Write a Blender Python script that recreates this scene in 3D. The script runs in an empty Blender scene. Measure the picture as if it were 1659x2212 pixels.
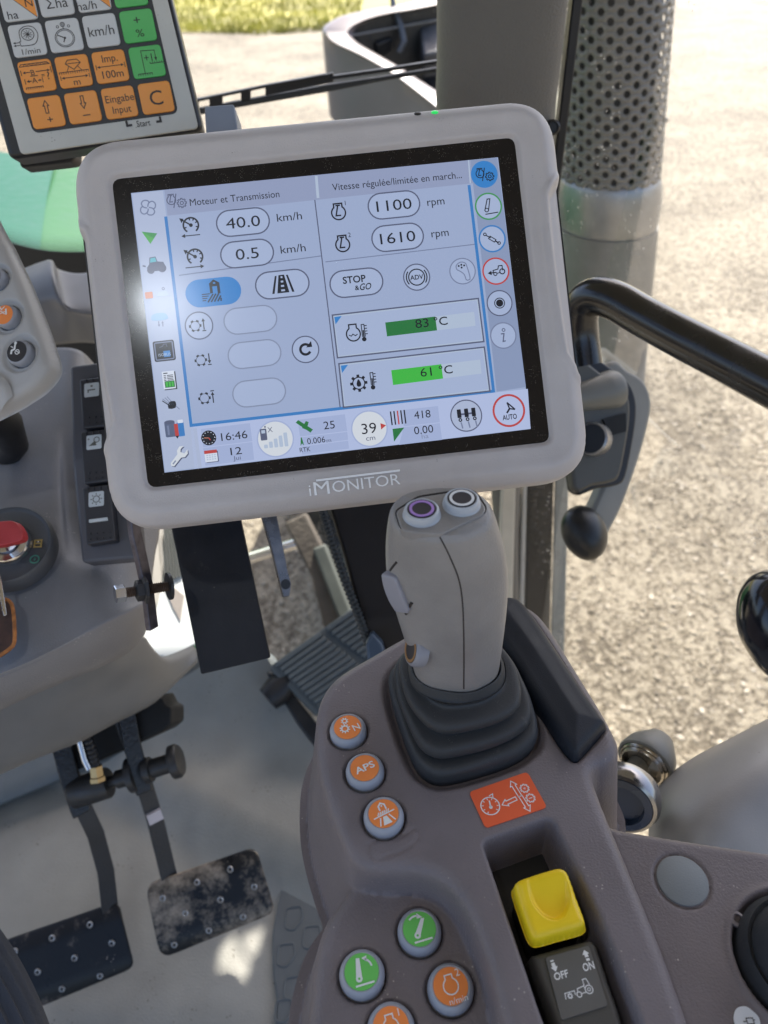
import bpy, bmesh, math, random
import numpy as np
from mathutils import Vector, Matrix
from mathutils.bvhtree import BVHTree

SC = bpy.context.scene
COL = SC.collection
R = math.radians
random.seed(7)
rng = np.random.default_rng(7)

# ------------------------------------------------------------------ camera
F, CX, CY = 1650.0, 829.5, 1106.0          # focal length and centre, in pixels of a 1659 x 2212 view
CAM = Vector((0.0, 0.0, 1.10))
PITCH, ROLL = 40.0, -2.5
MC = (Matrix.Rotation(R(90 - PITCH), 3, 'X') @ Matrix.Rotation(R(ROLL), 3, 'Z'))
cd = bpy.data.cameras.new('camera')
cam = bpy.data.objects.new('camera', cd)
COL.objects.link(cam)
cam.location = CAM
cam.rotation_euler = MC.to_euler()
cd.sensor_fit = 'VERTICAL'
cd.sensor_height = 36.0
cd.lens = F / 2212.0 * 36.0
cd.clip_start = 0.02
cd.clip_end = 500
cd.dof.use_dof = True
cd.dof.focus_distance = 0.50
cd.dof.aperture_fstop = 8.0
SC.camera = cam

# ------------------------------------------------------------------ light
SUN_E, SUN_A = 52.0, 20.0                   # elevation; azimuth from +Y towards +X
w = bpy.data.worlds.new('World')
SC.world = w
w.use_nodes = True
nt = w.node_tree
bg = nt.nodes['Background']
sky = nt.nodes.new('ShaderNodeTexSky')
sky.sky_type = 'NISHITA'
sky.sun_disc = False
sky.sun_elevation = R(SUN_E)
sky.sun_rotation = R(SUN_A)
sky.air_density = 0.75
sky.dust_density = 3.0
sky.ozone_density = 0.4
nt.links.new(sky.outputs[0], bg.inputs[0])
bg.inputs[1].default_value = 0.13
sd = bpy.data.lights.new('sun', 'SUN')
sd.energy = 3.8
sd.angle = R(0.45)
sd.color = (1.0, 0.95, 0.86)
sun = bpy.data.objects.new('sun', sd)
COL.objects.link(sun)
SUNV = Vector((math.sin(R(SUN_A)) * math.cos(R(SUN_E)), math.cos(R(SUN_A)) * math.cos(R(SUN_E)), math.sin(R(SUN_E))))
sun.rotation_euler = SUNV.to_track_quat('Z', 'Y').to_euler()
sun.location = (1, 2, 6)
EXPO = 1.42
SC.view_settings.view_transform = 'Standard'
SC.view_settings.look = 'None'
SC.view_settings.exposure = EXPO
SC.view_settings.gamma = 1.0
SC.view_settings.use_curve_mapping = False
SC.render.engine = 'CYCLES'
SC.cycles.use_denoising = True
SC.cycles.max_bounces = 8
SC.cycles.diffuse_bounces = 5
SC.cycles.transparent_max_bounces = 16
SC.cycles.sample_clamp_indirect = 6.0
SC.cycles.caustics_reflective = False
SC.cycles.caustics_refractive = False

# ------------------------------------------------------------------ pixels to places
def ray(px, py):
    return MC @ Vector(((px - CX) / F, -(py - CY) / F, -1.0))
def at(px, py, d): return CAM + ray(px, py) * d
def onz(px, py, z):
    r = ray(px, py)
    return CAM + r * ((z - CAM.z) / r.z)
def ony(px, py, y):
    r = ray(px, py)
    return CAM + r * ((y - CAM.y) / r.y)
def depth(p): return -(MC.transposed() @ (p - CAM)).z
def proj(p):
    v = MC.transposed() @ (Vector(p) - CAM)
    return (CX + F * v.x / -v.z, CY - F * v.y / -v.z)

class Fr:
    """A flat frame: origin, two axes on the plane, the normal."""
    def __init__(s, o, x, n):
        s.o = Vector(o)
        s.n = Vector(n).normalized()
        x = Vector(x)
        s.x = (x - s.n * x.dot(s.n)).normalized()
        s.y = s.n.cross(s.x)
        s.s = abs(depth(s.o)) / F                  # metres per pixel about the origin
    def p(s, u, v, w=0.0): return s.o + s.x * u + s.y * v + s.n * w
    def q(s, px, py, w=0.0):
        r = ray(px, py)
        o = s.o + s.n * w
        t = (o - CAM).dot(s.n) / r.dot(s.n)
        d = CAM + r * t - s.o
        return (d.dot(s.x), d.dot(s.y))
    def P(s, px, py, w=0.0):
        u, v = s.q(px, py, w)
        return s.p(u, v, w)
    def up(s, w): 
        f = Fr(s.o + s.n * w, s.x, s.n)
        return f
def hzfr(px, py, z, px2, py2):
    o = onz(px, py, z)
    return Fr(o, onz(px2, py2, z) - o, (0, 0, 1))
CR, CU, CB = MC.col[0].copy(), MC.col[1].copy(), MC.col[2].copy()     # camera right, up, back
def camfr(px, py, d, rot=0.0, tilt=0.0, yaw=0.0):
    """A plane facing the photographer, turned by rot in the picture, leaning back by tilt, swung by yaw."""
    m = Matrix.Rotation(R(rot), 3, 'Z') @ Matrix.Rotation(R(yaw), 3, 'Y') @ Matrix.Rotation(R(tilt), 3, 'X')
    m = MC @ m
    return Fr(at(px, py, d), m.col[0], m.col[2])

# ------------------------------------------------------------------ materials
def lin(c):
    if isinstance(c, str):
        c = [int(c[i:i + 2], 16) / 255 for i in (0, 2, 4)]
        return tuple(x / 12.92 if x < .04045 else ((x + .055) / 1.055) ** 2.4 for x in c)
    return tuple(c)
MATS = {}
def mat(name, col, rough=.5, metal=0.0, var=.06, vscale=30, bump=0.0, bscale=900, dust=0.0, dscale=700, dcol=(.55, .5, .42),
        spec=.5, coat=0.0, coatr=.1, dust2=0.0, d2scale=14, emit=None, trans=0.0):
    if name in MATS: return MATS[name]
    m = bpy.data.materials.new(name)
    m.use_nodes = True
    t = m.node_tree
    N, L = t.nodes, t.links
    b = N['Principled BSDF']
    c = lin(col)
    b.inputs['Roughness'].default_value = rough
    b.inputs['Metallic'].default_value = metal
    b.inputs['Specular IOR Level'].default_value = spec
    b.inputs['Coat Weight'].default_value = coat
    b.inputs['Coat Roughness'].default_value = coatr
    tc = N.new('ShaderNodeTexCoord')
    out = None
    if var > 0:
        n = N.new('ShaderNodeTexNoise'); n.inputs['Scale'].default_value = vscale; n.inputs['Detail'].default_value = 5
        L.new(tc.outputs['Object'], n.inputs['Vector'])
        r = N.new('ShaderNodeMapRange')
        r.inputs[1].default_value = .3; r.inputs[2].default_value = .7
        r.inputs[3].default_value = 1 - var; r.inputs[4].default_value = 1 + var
        L.new(n.outputs[0], r.inputs[0])
        mx = N.new('ShaderNodeVectorMath'); mx.operation = 'SCALE'
        mx.inputs[0].default_value = c
        L.new(r.outputs[0], mx.inputs['Scale'])
        out = mx.outputs[0]
        rr = N.new('ShaderNodeMapRange')
        rr.inputs[1].default_value = .3; rr.inputs[2].default_value = .7
        rr.inputs[3].default_value = max(0, rough - .07); rr.inputs[4].default_value = min(1, rough + .07)
        L.new(n.outputs[0], rr.inputs[0]); L.new(rr.outputs[0], b.inputs['Roughness'])
    else:
        b.inputs['Base Color'].default_value = (*c, 1)
    def over(fac, colr):
        nonlocal out
        mi = N.new('ShaderNodeMix'); mi.data_type = 'RGBA'
        L.new(fac, mi.inputs[0])
        if out is not None: L.new(out, mi.inputs[6])
        else: mi.inputs[6].default_value = (*c, 1)
        mi.inputs[7].default_value = (*colr, 1)
        out = mi.outputs[2]
    if dust2 > 0:                               # blotches of dried dirt
        n = N.new('ShaderNodeTexNoise'); n.inputs['Scale'].default_value = d2scale; n.inputs['Detail'].default_value = 9; n.inputs['Roughness'].default_value = .76
        L.new(tc.outputs['Object'], n.inputs['Vector'])
        r = N.new('ShaderNodeMapRange'); r.inputs[1].default_value = .62 - .2 * dust2; r.inputs[2].default_value = .70 - .1 * dust2
        r.inputs[4].default_value = min(1, .35 + .6 * dust2)
        L.new(n.outputs[0], r.inputs[0]); over(r.outputs[0], dcol)
    if dust > 0:                                # specks
        v = N.new('ShaderNodeTexVoronoi'); v.inputs['Scale'].default_value = dscale
        L.new(tc.outputs['Object'], v.inputs['Vector'])
        r = N.new('ShaderNodeMapRange'); r.inputs[1].default_value = .20; r.inputs[2].default_value = .12
        L.new(v.outputs['Distance'], r.inputs[0])
        n = N.new('ShaderNodeTexNoise'); n.inputs['Scale'].default_value = dscale * .13; n.inputs['Detail'].default_value = 3
        L.new(tc.outputs['Object'], n.inputs['Vector'])
        r2 = N.new('ShaderNodeMapRange'); r2.inputs[1].default_value = .68 - .25 * dust; r2.inputs[2].default_value = .74 - .2 * dust
        L.new(n.outputs[0], r2.inputs[0])
        mu = N.new('ShaderNodeMath'); mu.operation = 'MULTIPLY'
        L.new(r.outputs[0], mu.inputs[0]); L.new(r2.outputs[0], mu.inputs[1])
        over(mu.outputs[0], dcol)
    if out is not None: L.new(out, b.inputs['Base Color'])
    if bump > 0:
        n = N.new('ShaderNodeTexNoise'); n.inputs['Scale'].default_value = bscale; n.inputs['Detail'].default_value = 3
        L.new(tc.outputs['Object'], n.inputs['Vector'])
        bp = N.new('ShaderNodeBump'); bp.inputs['Strength'].default_value = bump; bp.inputs['Distance'].default_value = .6 / bscale
        L.new(n.outputs[0], bp.inputs['Height']); L.new(bp.outputs[0], b.inputs['Normal'])
    if emit is not None:
        b.inputs['Emission Color'].default_value = (*lin(emit), 1)
        b.inputs['Emission Strength'].default_value = trans if trans else 1.0
    MATS[name] = m
    return m

# ------------------------------------------------------------------ objects
BASE = {}
def link(o, parent=None):
    COL.objects.link(o)
    if parent is not None: o.parent = parent
    return o
def tag(o, label, cat, group=None):
    o['label'] = label; o['category'] = cat
    if group: o['group'] = group
    return o
def thing(name, label, cat, loc, group=None):
    o = bpy.data.objects.new(name, None)
    o.empty_display_size = .02
    o.location = loc
    link(o)
    BASE[o.name] = Vector(loc)
    return tag(o, label, cat, group)
def finish(o, parent, smooth=40):
    me = o.data
    if smooth:
        me.shade_smooth()
        me.set_sharp_from_angle(angle=R(smooth))
    return o
def from_arrays(name, V, Q, mats, parent=None, mi=None, smooth=40, loc=None):
    base = BASE[parent.name] if parent is not None else Vector(loc if loc is not None else (0, 0, 0))
    me = bpy.data.meshes.new(name)
    V = np.asarray(V, dtype=np.float64) - np.array(base)
    me.from_pydata(V.tolist(), [], Q if isinstance(Q, list) else Q.tolist())
    o = bpy.data.objects.new(name, me)
    for m in (mats if isinstance(mats, (list, tuple)) else [mats]): me.materials.append(m)
    if mi is not None: me.polygons.foreach_set('material_index', mi)
    link(o, parent)
    if parent is None: o.location = base
    BASE[o.name] = base
    me.update()
    return finish(o, parent, smooth)

class MB:
    def __init__(s): s.v = []; s.f = []
    def add(s, vs, fs):
        k = len(s.v)
        s.v += [tuple(v) for v in vs]
        s.f += [tuple(i + k for i in f) for f in fs]
        return s
    def prism(s, pts, vec):
        n = len(pts); vec = Vector(vec)
        vs = [Vector(p) for p in pts] + [Vector(p) + vec for p in pts]
        fs = [tuple(range(n)), tuple(range(2 * n - 1, n - 1, -1))]
        fs += [(i + n, (i + 1) % n + n, (i + 1) % n, i) for i in range(n)]
        return s.add(vs, fs)
    def box(s, fr, u0, u1, v0, v1, w0, w1):
        return s.prism([fr.p(u0, v0, w1), fr.p(u1, v0, w1), fr.p(u1, v1, w1), fr.p(u0, v1, w1)], fr.n * (w0 - w1))
    def loft(s, rings, cap=True, closed=True):
        n = len(rings[0]); k = len(s.v)
        for r in rings: s.v += [tuple(p) for p in r]
        for i in range(len(rings) - 1):
            for j in range(n if closed else n - 1):
                j2 = (j + 1) % n
                s.f.append((k + i * n + j, k + i * n + j2, k + (i + 1) * n + j2, k + (i + 1) * n + j))
        if cap and closed:
            s.f.append(tuple(k + j for j in reversed(range(n))))
            e = k + (len(rings) - 1) * n
            s.f.append(tuple(e + j for j in range(n)))
        return s
    def tube(s, path, rad, n=14, cap=True):
        P = [Vector(p) for p in path]
        rings = []
        ref = None
        for i, p in enumerate(P):
            t = (P[min(i + 1, len(P) - 1)] - P[max(i - 1, 0)]).normalized()
            if ref is None: ref = t.orthogonal().normalized()
            ref = (ref - t * ref.dot(t)).normalized()
            b = t.cross(ref)
            r = rad[i] if isinstance(rad, (list, tuple)) else rad
            rings.append([p + (ref * math.cos(a) + b * math.sin(a)) * r for a in [2 * math.pi * j / n for j in range(n)]])
        return s.loft(rings, cap)
    def lathe(s, o, ax, prof, n=40, cap=True):
        o = Vector(o); ax = Vector(ax).normalized()
        e = ax.orthogonal().normalized(); b = ax.cross(e)
        rings = [[o + ax * h + (e * math.cos(a) + b * math.sin(a)) * max(r, 1e-5) for a in [2 * math.pi * j / n for j in range(n)]] for r, h in prof]
        return s.loft(rings, cap)
    def strip(s, path, wid, thick, nrm):
        """A flat bar along a path; nrm is the direction its broad face looks."""
        P = [Vector(p) for p in path]; rings = []
        for i, p in enumerate(P):
            t = (P[min(i + 1, len(P) - 1)] - P[max(i - 1, 0)]).normalized()
            n = Vector(nrm); n = (n - t * n.dot(t)).normalized(); b = t.cross(n)
            w = (wid[i] if isinstance(wid, (list, tuple)) else wid) / 2; h = thick / 2
            rings.append([p + b * w + n * h, p - b * w + n * h, p - b * w - n * h, p + b * w - n * h])
        return s.loft(rings)
    def patch(s, rows, k=6):
        g = np.array([[list(p) for p in r] for r in rows], float)
        g = cr(cr(g, k).transpose(1, 0, 2), k).transpose(1, 0, 2)
        return s.loft([[Vector(p) for p in r] for r in g], cap=False, closed=False)
    def build(s, name, mats, parent=None, smooth=40, bev=0, seg=3, loc=None, solid=0, sub=0):
        o = from_arrays(name, np.array(s.v), s.f, mats, parent, None, smooth, loc)
        bm = bmesh.new(); bm.from_mesh(o.data); bmesh.ops.recalc_face_normals(bm, faces=bm.faces); bm.to_mesh(o.data); bm.free()
        if solid:
            m = o.modifiers.new('solid', 'SOLIDIFY'); m.thickness = solid; m.offset = -1
        if bev:
            m = o.modifiers.new('bevel', 'BEVEL'); m.width = bev; m.segments = seg; m.limit_method = 'ANGLE'; m.angle_limit = R(35)
            m.harden_normals = False
        return o
def cr(g, k):
    """Catmull-Rom along the first axis of an array of points."""
    n = len(g); out = []
    for i in range(n - 1):
        p0, p1, p2, p3 = g[max(i - 1, 0)], g[i], g[i + 1], g[min(i + 2, n - 1)]
        for t in np.arange(k) / k:
            out.append(.5 * (2 * p1 + (p2 - p0) * t + (2 * p0 - 5 * p1 + 4 * p2 - p3) * t * t + (3 * p1 - p0 - 3 * p2 + p3) * t ** 3))
    out.append(g[-1])
    return np.array(out)
def smooth(pts, k=6, closed=True):
    g = np.array(pts, float)
    if not closed: return [tuple(p) for p in cr(g, k)]
    n = len(g)
    g = np.concatenate([g[-2:], g, g[:3]])
    o = cr(g, k)[2 * k:(2 + n) * k]
    return [tuple(p) for p in o]
def rpoly(pts, r, k=5):
    """Round the corners of a polygon: each corner cut back by r (same unit as the points) and arced."""
    out = []; n = len(pts)
    for i in range(n):
        a, b, c = [Vector((*pts[(i + j) % n][:2], 0)) for j in (-1, 0, 1)]
        rr = r[i] if isinstance(r, (list, tuple)) else r
        ra = min(rr, (a - b).length * .48); rc = min(rr, (c - b).length * .48)
        p, q = b + (a - b).normalized() * ra, b + (c - b).normalized() * rc
        for j in range(k + 1):
            t = j / k
            v = p * (1 - t) ** 2 + b * 2 * t * (1 - t) + q * t * t
            out.append((v.x, v.y))
    return out
def sdf(U, V, pts):
    """Signed distance to a polygon, negative inside (numpy arrays)."""
    P = np.array(pts, float); n = len(P)
    d = np.full(U.shape, 1e9); ins = np.zeros(U.shape, bool)
    for i in range(n):
        a, b = P[i], P[(i + 1) % n]
        e = b - a; L2 = e @ e + 1e-18
        t = np.clip(((U - a[0]) * e[0] + (V - a[1]) * e[1]) / L2, 0, 1)
        dx, dy = U - a[0] - t * e[0], V - a[1] - t * e[1]
        d = np.minimum(d, dx * dx + dy * dy)
        c = ((a[1] > V) != (b[1] > V))
        with np.errstate(divide='ignore', invalid='ignore'):
            xi = (b[0] - a[0]) * (V - a[1]) / (b[1] - a[1] + 1e-18) + a[0]
        ins ^= c & (U < xi)
    d = np.sqrt(d)
    return np.where(ins, -d, d)
def sstep(x, a, b):
    t = np.clip((x - a) / (b - a), 0, 1)
    return t * t * (3 - 2 * t)
def fillet(s, r):
    """Height of a rounded edge: 0 well inside, -r at the outline, for a signed distance s."""
    t = np.clip(s + r, 0, r)
    return np.sqrt(np.maximum(r * r - t * t, 0)) - r
def hfield(name, fr, box, res, fun, mats, parent, keep=None, loc=None, mi=None):
    u0, u1, v0, v1 = box
    nu, nv = max(2, int((u1 - u0) / res)), max(2, int((v1 - v0) / res))
    U, V = np.meshgrid(np.linspace(u0, u1, nu + 1), np.linspace(v0, v1, nv + 1))
    W, S = fun(U, V)
    gv, gu = np.gradient(S, (v1 - v0) / nv, (u1 - u0) / nu)
    g2 = np.maximum(gu * gu + gv * gv, .3)
    mv = (S > 0) & (S < res * 2.5)
    U = np.where(mv, U - S * gu / g2, U); V = np.where(mv, V - S * gv / g2, V)   # pull the rim onto the outline
    W = np.where(mv, fun(U, V)[0], W)
    O, X, Y, Z = [np.array(a) for a in (fr.o, fr.x, fr.y, fr.n)]
    P = O + U[..., None] * X + V[..., None] * Y + W[..., None] * Z
    idx = np.arange(P.shape[0] * P.shape[1]).reshape(P.shape[:2])
    Q = np.stack([idx[:-1, :-1], idx[:-1, 1:], idx[1:, 1:], idx[1:, :-1]], -1)
    k = S <= 0
    fk = k[:-1, :-1] | k[:-1, 1:] | k[1:, 1:] | k[1:, :-1]
    Q = Q[fk]
    used = np.unique(Q); re = np.zeros(P.size // 3, int); re[used] = np.arange(len(used))
    return from_arrays(name, P.reshape(-1, 3)[used], re[Q], mats, parent, None, 60, loc)
def bbox(pts, m):
    a = np.array(pts)
    return (a[:, 0].min() - m, a[:, 0].max() + m, a[:, 1].min() - m, a[:, 1].max() + m)
def bvh(o):
    b = BASE[o.name]
    me = o.data
    return BVHTree.FromPolygons([v.co + b for v in me.vertices], [tuple(p.vertices) for p in me.polygons])
def hit(tree, px, py):
    r = ray(px, py).normalized()
    l, n, i, d = tree.ray_cast(CAM, r)
    return (l, n) if l is not None else (None, None)

# ------------------------------------------------------------------ flat print
_txt = {}
def textmesh(s, bold=0.0):
    k = (s, bold)
    if k not in _txt:
        c = bpy.data.curves.new('t', 'FONT'); c.body = s; c.offset = bold; c.resolution_u = 3
        o = bpy.data.objects.new('t', c)
        me = bpy.data.meshes.new_from_object(o)
        V = [(v.co.x, v.co.y) for v in me.vertices]; Fc = [tuple(p.vertices) for p in me.polygons]
        bpy.data.objects.remove(o); bpy.data.curves.remove(c); bpy.data.meshes.remove(me)
        _txt[k] = (V, Fc)
    return _txt[k]
class Pr:
    """Ink on a frame. Sizes in pixels; o() sets a local origin given by a pixel, y up along the frame."""
    def __init__(s, fr, w0=0.0): s.fr = fr; s.v = []; s.f = []; s.m = []; s.mats = []; s.w0 = w0; s.L = 0; s.t = (0, 0, 1, 0); s.vy = 1.0
    def o(s, px, py, k=1.0, rot=0.0):
        u, v = s.fr.q(px, py); s.t = (u, v, k, R(rot)); return s
    def _p(s, x, y):
        u, v, k, a = s.t; k *= s.fr.s; y *= s.vy
        return (u + k * (x * math.cos(a) - y * math.sin(a)), v + k * (x * math.sin(a) + y * math.cos(a)))
    def _add(s, uv, faces, m, L):
        if m not in s.mats: s.mats.append(m)
        i = s.mats.index(m); k = len(s.v); wz = s.w0 + .00005 * L
        s.v += [tuple(s.fr.p(u, v, wz)) for u, v in uv]
        for f in faces: s.f.append(tuple(j + k for j in f)); s.m.append(i)
    def poly(s, pts, m, L=1):
        s._add([s._p(*p) for p in pts], [tuple(range(len(pts)))], m, L); return s
    def pxpoly(s, pts, m, L=1):
        s._add([s.fr.q(*p) for p in pts], [tuple(range(len(pts)))], m, L); return s
    def _stroke(s, P, wd, m, L, closed):
        P = [Vector(p) for p in P]; n = len(P); A = []; B = []
        for i in range(n):
            a = P[i - 1] if (closed or i > 0) else None
            c = P[(i + 1) % n] if (closed or i < n - 1) else None
            d1 = (P[i] - a).normalized() if a is not None else None
            d2 = (c - P[i]).normalized() if c is not None else None
            if d1 is None: d1 = d2
            if d2 is None: d2 = d1
            t = d1 + d2
            t = t.normalized() if t.length > 1e-9 else d1
            nn = Vector((-t.y, t.x)); sc = 1 / max(.45, nn.dot(Vector((-d1.y, d1.x))))
            A.append(P[i] + nn * wd / 2 * sc); B.append(P[i] - nn * wd / 2 * sc)
        fs = [(i, (i + 1) % n, (i + 1) % n + n, i + n) for i in range(n if closed else n - 1)]
        s._add([tuple(p) for p in A + B], [f[::-1] for f in fs], m, L)
    def line(s, pts, wd, m, L=1, closed=False):
        s._stroke([s._p(*p) for p in pts], wd * s.fr.s * s.t[2], m, L, closed); return s
    def pxline(s, pts, wd, m, L=1, closed=False):
        s._stroke([s.fr.q(*p) for p in pts], wd * s.fr.s, m, L, closed); return s
    def arc(s, c, r, a0, a1, wd, m, L=1, n=24):
        return s.line([(c[0] + r * math.cos(R(a0 + (a1 - a0) * i / n)), c[1] + r * math.sin(R(a0 + (a1 - a0) * i / n))) for i in range(n + 1)], wd, m, L)
    def disc(s, c, r, m, L=1, n=40, ry=None):
        return s.poly([(c[0] + r * math.cos(2 * math.pi * i / n), c[1] + (ry or r) * math.sin(2 * math.pi * i / n)) for i in range(n)], m, L)
    def ring(s, c, r, wd, m, L=1, n=40, ry=None):
        return s.line([(c[0] + r * math.cos(2 * math.pi * i / n), c[1] + (ry or r) * math.sin(2 * math.pi * i / n)) for i in range(n)], wd, m, L, True)
    def rr(s, c, w, h, r):
        x, y = c
        return rpoly([(x - w / 2, y - h / 2), (x + w / 2, y - h / 2), (x + w / 2, y + h / 2), (x - w / 2, y + h / 2)], r, 6)
    def rect(s, c, w, h, m, L=1, r=.01): return s.poly(s.rr(c, w, h, r), m, L)
    def rrect(s, c, w, h, r, wd, m, L=1): return s.line(s.rr(c, w, h, r), wd, m, L, True)
    def pill(s, c, w, h):
        x, y = c; r = h / 2; o = []
        for i in range(13):
            a = R(-90 + 15 * i); o.append((x + w / 2 - r + r * math.cos(a), y + r * math.sin(a)))
        for i in range(13):
            a = R(90 + 15 * i); o.append((x - w / 2 + r + r * math.cos(a), y + r * math.sin(a)))
        return o
    def gear(s, c, r, teeth, m, L=1, hole=.6, th=.22, wd=None):
        pts = []
        for i in range(teeth):
            for q_, rr_ in ((-.28, 1 - th), (-.2, 1), (.2, 1), (.28, 1 - th)):
                a = 2 * math.pi * (i + q_) / teeth
                pts.append((c[0] + r * rr_ * math.cos(a), c[1] + r * rr_ * math.sin(a)))
        if wd: return s.line(pts, wd, m, L, True)
        n = len(pts); inn = [(c[0] + r * hole * math.cos(2 * math.pi * (i / 4 + (-.28, -.2, .2, .28)[i % 4] - (i % 4) / 4) / teeth), c[1] + r * hole * math.sin(2 * math.pi * (i / 4 + (-.28, -.2, .2, .28)[i % 4] - (i % 4) / 4) / teeth)) for i in range(n)]
        s._add([s._p(*p) for p in pts + inn], [(i, (i + 1) % n, (i + 1) % n + n, i + n) for i in range(n)], m, L); return s
    def arrow(s, a, b, wd, head, m, L=1):
        a, b = Vector(a), Vector(b); d = (b - a).normalized(); n = Vector((-d.y, d.x)); e = b - d * head
        s.line([tuple(a), tuple(e)], wd, m, L)
        return s.poly([tuple(b), tuple(e + n * head * .55), tuple(e - n * head * .55)], m, L)
    def oarrow(s, a, b, wid, head, wd, m, L=1):
        a, b = Vector(a), Vector(b); d = (b - a).normalized(); n = Vector((-d.y, d.x)); e = b - d * head
        return s.line([tuple(a + n * wid / 2), tuple(e + n * wid / 2), tuple(e + n * wid), tuple(b), tuple(e - n * wid), tuple(e - n * wid / 2), tuple(a - n * wid / 2)], wd, m, L, True)
    def text(s, st, c, size, m, L=1, align='c', sx=1.0, shear=0.0, bold=0.0, rot=0.0, wid=None):
        V, Fc = textmesh(st, bold)
        if not V: return s
        x0, x1 = min(v[0] for v in V), max(v[0] for v in V)
        k = size / .70
        if wid: sx = wid / ((x1 - x0) * k)
        off = {'c': -(x0 + x1) / 2, 'l': -x0, 'r': -x1}[align]
        uv = []
        ca, sa = math.cos(R(rot)), math.sin(R(rot))
        for x, y in V:
            X, Y = (x + off) * k * sx + shear * y * k, y * k - size / 2
            uv.append(s._p(c[0] + X * ca - Y * sa, c[1] + X * sa + Y * ca))
        s._add(uv, Fc, m, L); return s
    def build(s, name, parent):
        if not s.f: return None
        return from_arrays(name, np.array(s.v), s.f, s.mats, parent, s.m, 0)
# ------------------------------------------------------------------ shared materials
m_case = mat('warm_grey_plastic', (.53, .495, .485), .5, bump=.35, bscale=900, var=.04, vscale=40, dust=.12, dscale=500, dcol=(.25, .22, .2))
m_deck = mat('mauve_grey_plastic', (.178, .152, .157), .46, bump=.55, bscale=750, var=.09, vscale=26, dust=.42, dscale=330, dcol=(.42, .38, .34))
m_dash = mat('dash_grey_plastic', (.225, .222, .232), .5, bump=.5, bscale=700, var=.10, vscale=18, dust=.3, dscale=260, dcol=(.4, .38, .36))
m_pod = mat('pale_grey_plastic', (.46, .45, .44), .5, bump=.15, bscale=1200, var=.03)
m_black = mat('black_plastic', (.012, .012, .014), .45, bump=.15, bscale=900)
m_blackg = mat('black_gloss_paint', (.008, .008, .011), .18, var=.1, coat=.6, coatr=.12, dust=.12, dscale=420)
m_rub = mat('black_rubber', (.032, .034, .037), .6, bump=.4, bscale=1200, dust=.35, dscale=900, dcol=(.2, .19, .17), dust2=.06, d2scale=25)
m_steel = mat('dark_steel', (.05, .05, .052), .42, metal=.5, bump=.3, bscale=300, dust2=.12, d2scale=35, dcol=(.25, .2, .15))
m_chrome = mat('bright_metal', (.75, .75, .76), .18, metal=1.0, var=.05)
m_floor = mat('floor_vinyl', (.27, .26, .228), .5, bump=.4, bscale=400, var=.16, vscale=9, dust=.5, dscale=150, dcol=(.12, .1, .08))
m_dirtb = mat('dirty_black_paint', (.012, .012, .013), .3, bump=.35, bscale=260, dust2=.22, d2scale=22, dcol=(.42, .34, .26))

# ------------------------------------------------------------------ ground
def gravel_mat(name, k=1.0):
    m = bpy.data.materials.new(name); m.use_nodes = True
    t = m.node_tree; N, L = t.nodes, t.links; b = N['Principled BSDF']
    tc = N.new('ShaderNodeTexCoord')
    v = N.new('ShaderNodeTexVoronoi'); v.inputs['Scale'].default_value = 38
    v2 = N.new('ShaderNodeTexVoronoi'); v2.inputs['Scale'].default_value = 95
    n = N.new('ShaderNodeTexNoise'); n.inputs['Scale'].default_value = 1.1; n.inputs['Detail'].default_value = 9; n.inputs['Roughness'].default_value = .65
    n2 = N.new('ShaderNodeTexNoise'); n2.inputs['Scale'].default_value = 60; n2.inputs['Detail'].default_value = 6
    for x in (v, v2, n, n2): L.new(tc.outputs['Object'], x.inputs['Vector'])
    r = N.new('ShaderNodeValToRGB')
    e = r.color_ramp.elements
    e[0].position = .1; e[0].color = (.16 * k, .125 * k, .08 * k, 1); e[1].position = .85; e[1].color = (.62 * k, .54 * k, .40 * k, 1)
    x = r.color_ramp.elements.new(.45); x.color = (.40 * k, .335 * k, .235 * k, 1)
    mx = N.new('ShaderNodeMix'); mx.data_type = 'RGBA'; mx.inputs[0].default_value = .5
    L.new(v.outputs['Color'], mx.inputs[6]); L.new(v2.outputs['Color'], mx.inputs[7])
    bw = N.new('ShaderNodeRGBToBW'); L.new(mx.outputs[2], bw.inputs[0])
    ad = N.new('ShaderNodeMath'); ad.operation = 'MULTIPLY_ADD'; ad.inputs[1].default_value = 1.7
    L.new(n.outputs[0], ad.inputs[0]); 
    sb = N.new('ShaderNodeMath'); sb.operation = 'ADD'; sb.inputs[1].default_value = -1.35
    sc_ = N.new('ShaderNodeMath'); sc_.operation = 'MULTIPLY'; sc_.inputs[1].default_value = 2.0
    L.new(bw.outputs[0], sc_.inputs[0]); L.new(sc_.outputs[0], sb.inputs[0]); L.new(sb.outputs[0], ad.inputs[2])
    L.new(ad.outputs[0], r.inputs[0]); L.new(r.outputs[0], b.inputs['Base Color'])
    b.inputs['Roughness'].default_value = .6
    b.inputs['Specular IOR Level'].default_value = .3
    h = N.new('ShaderNodeMath'); h.operation = 'ADD'
    L.new(v2.outputs['Distance'], h.inputs[0]); L.new(n2.outputs[0], h.inputs[1])
    bp = N.new('ShaderNodeBump'); bp.inputs['Strength'].default_value = .6; bp.inputs['Distance'].default_value = .010
    L.new(h.outputs[0], bp.inputs['Height']); L.new(bp.outputs[0], b.inputs['Normal'])
    return m
GZ = -1.40
m_gravel = gravel_mat('pale_gravel', .50)
n = 60
gx = np.linspace(-60, 60, n + 1); gy = np.linspace(-40, 200, n + 1)
U, V = np.meshgrid(gx, gy)
W = np.full(U.shape, GZ)
idx = np.arange((n + 1) ** 2).reshape(n + 1, n + 1)
Q = np.stack([idx[:-1, :-1], idx[:-1, 1:], idx[1:, 1:], idx[1:, :-1]], -1).reshape(-1, 4)
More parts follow.
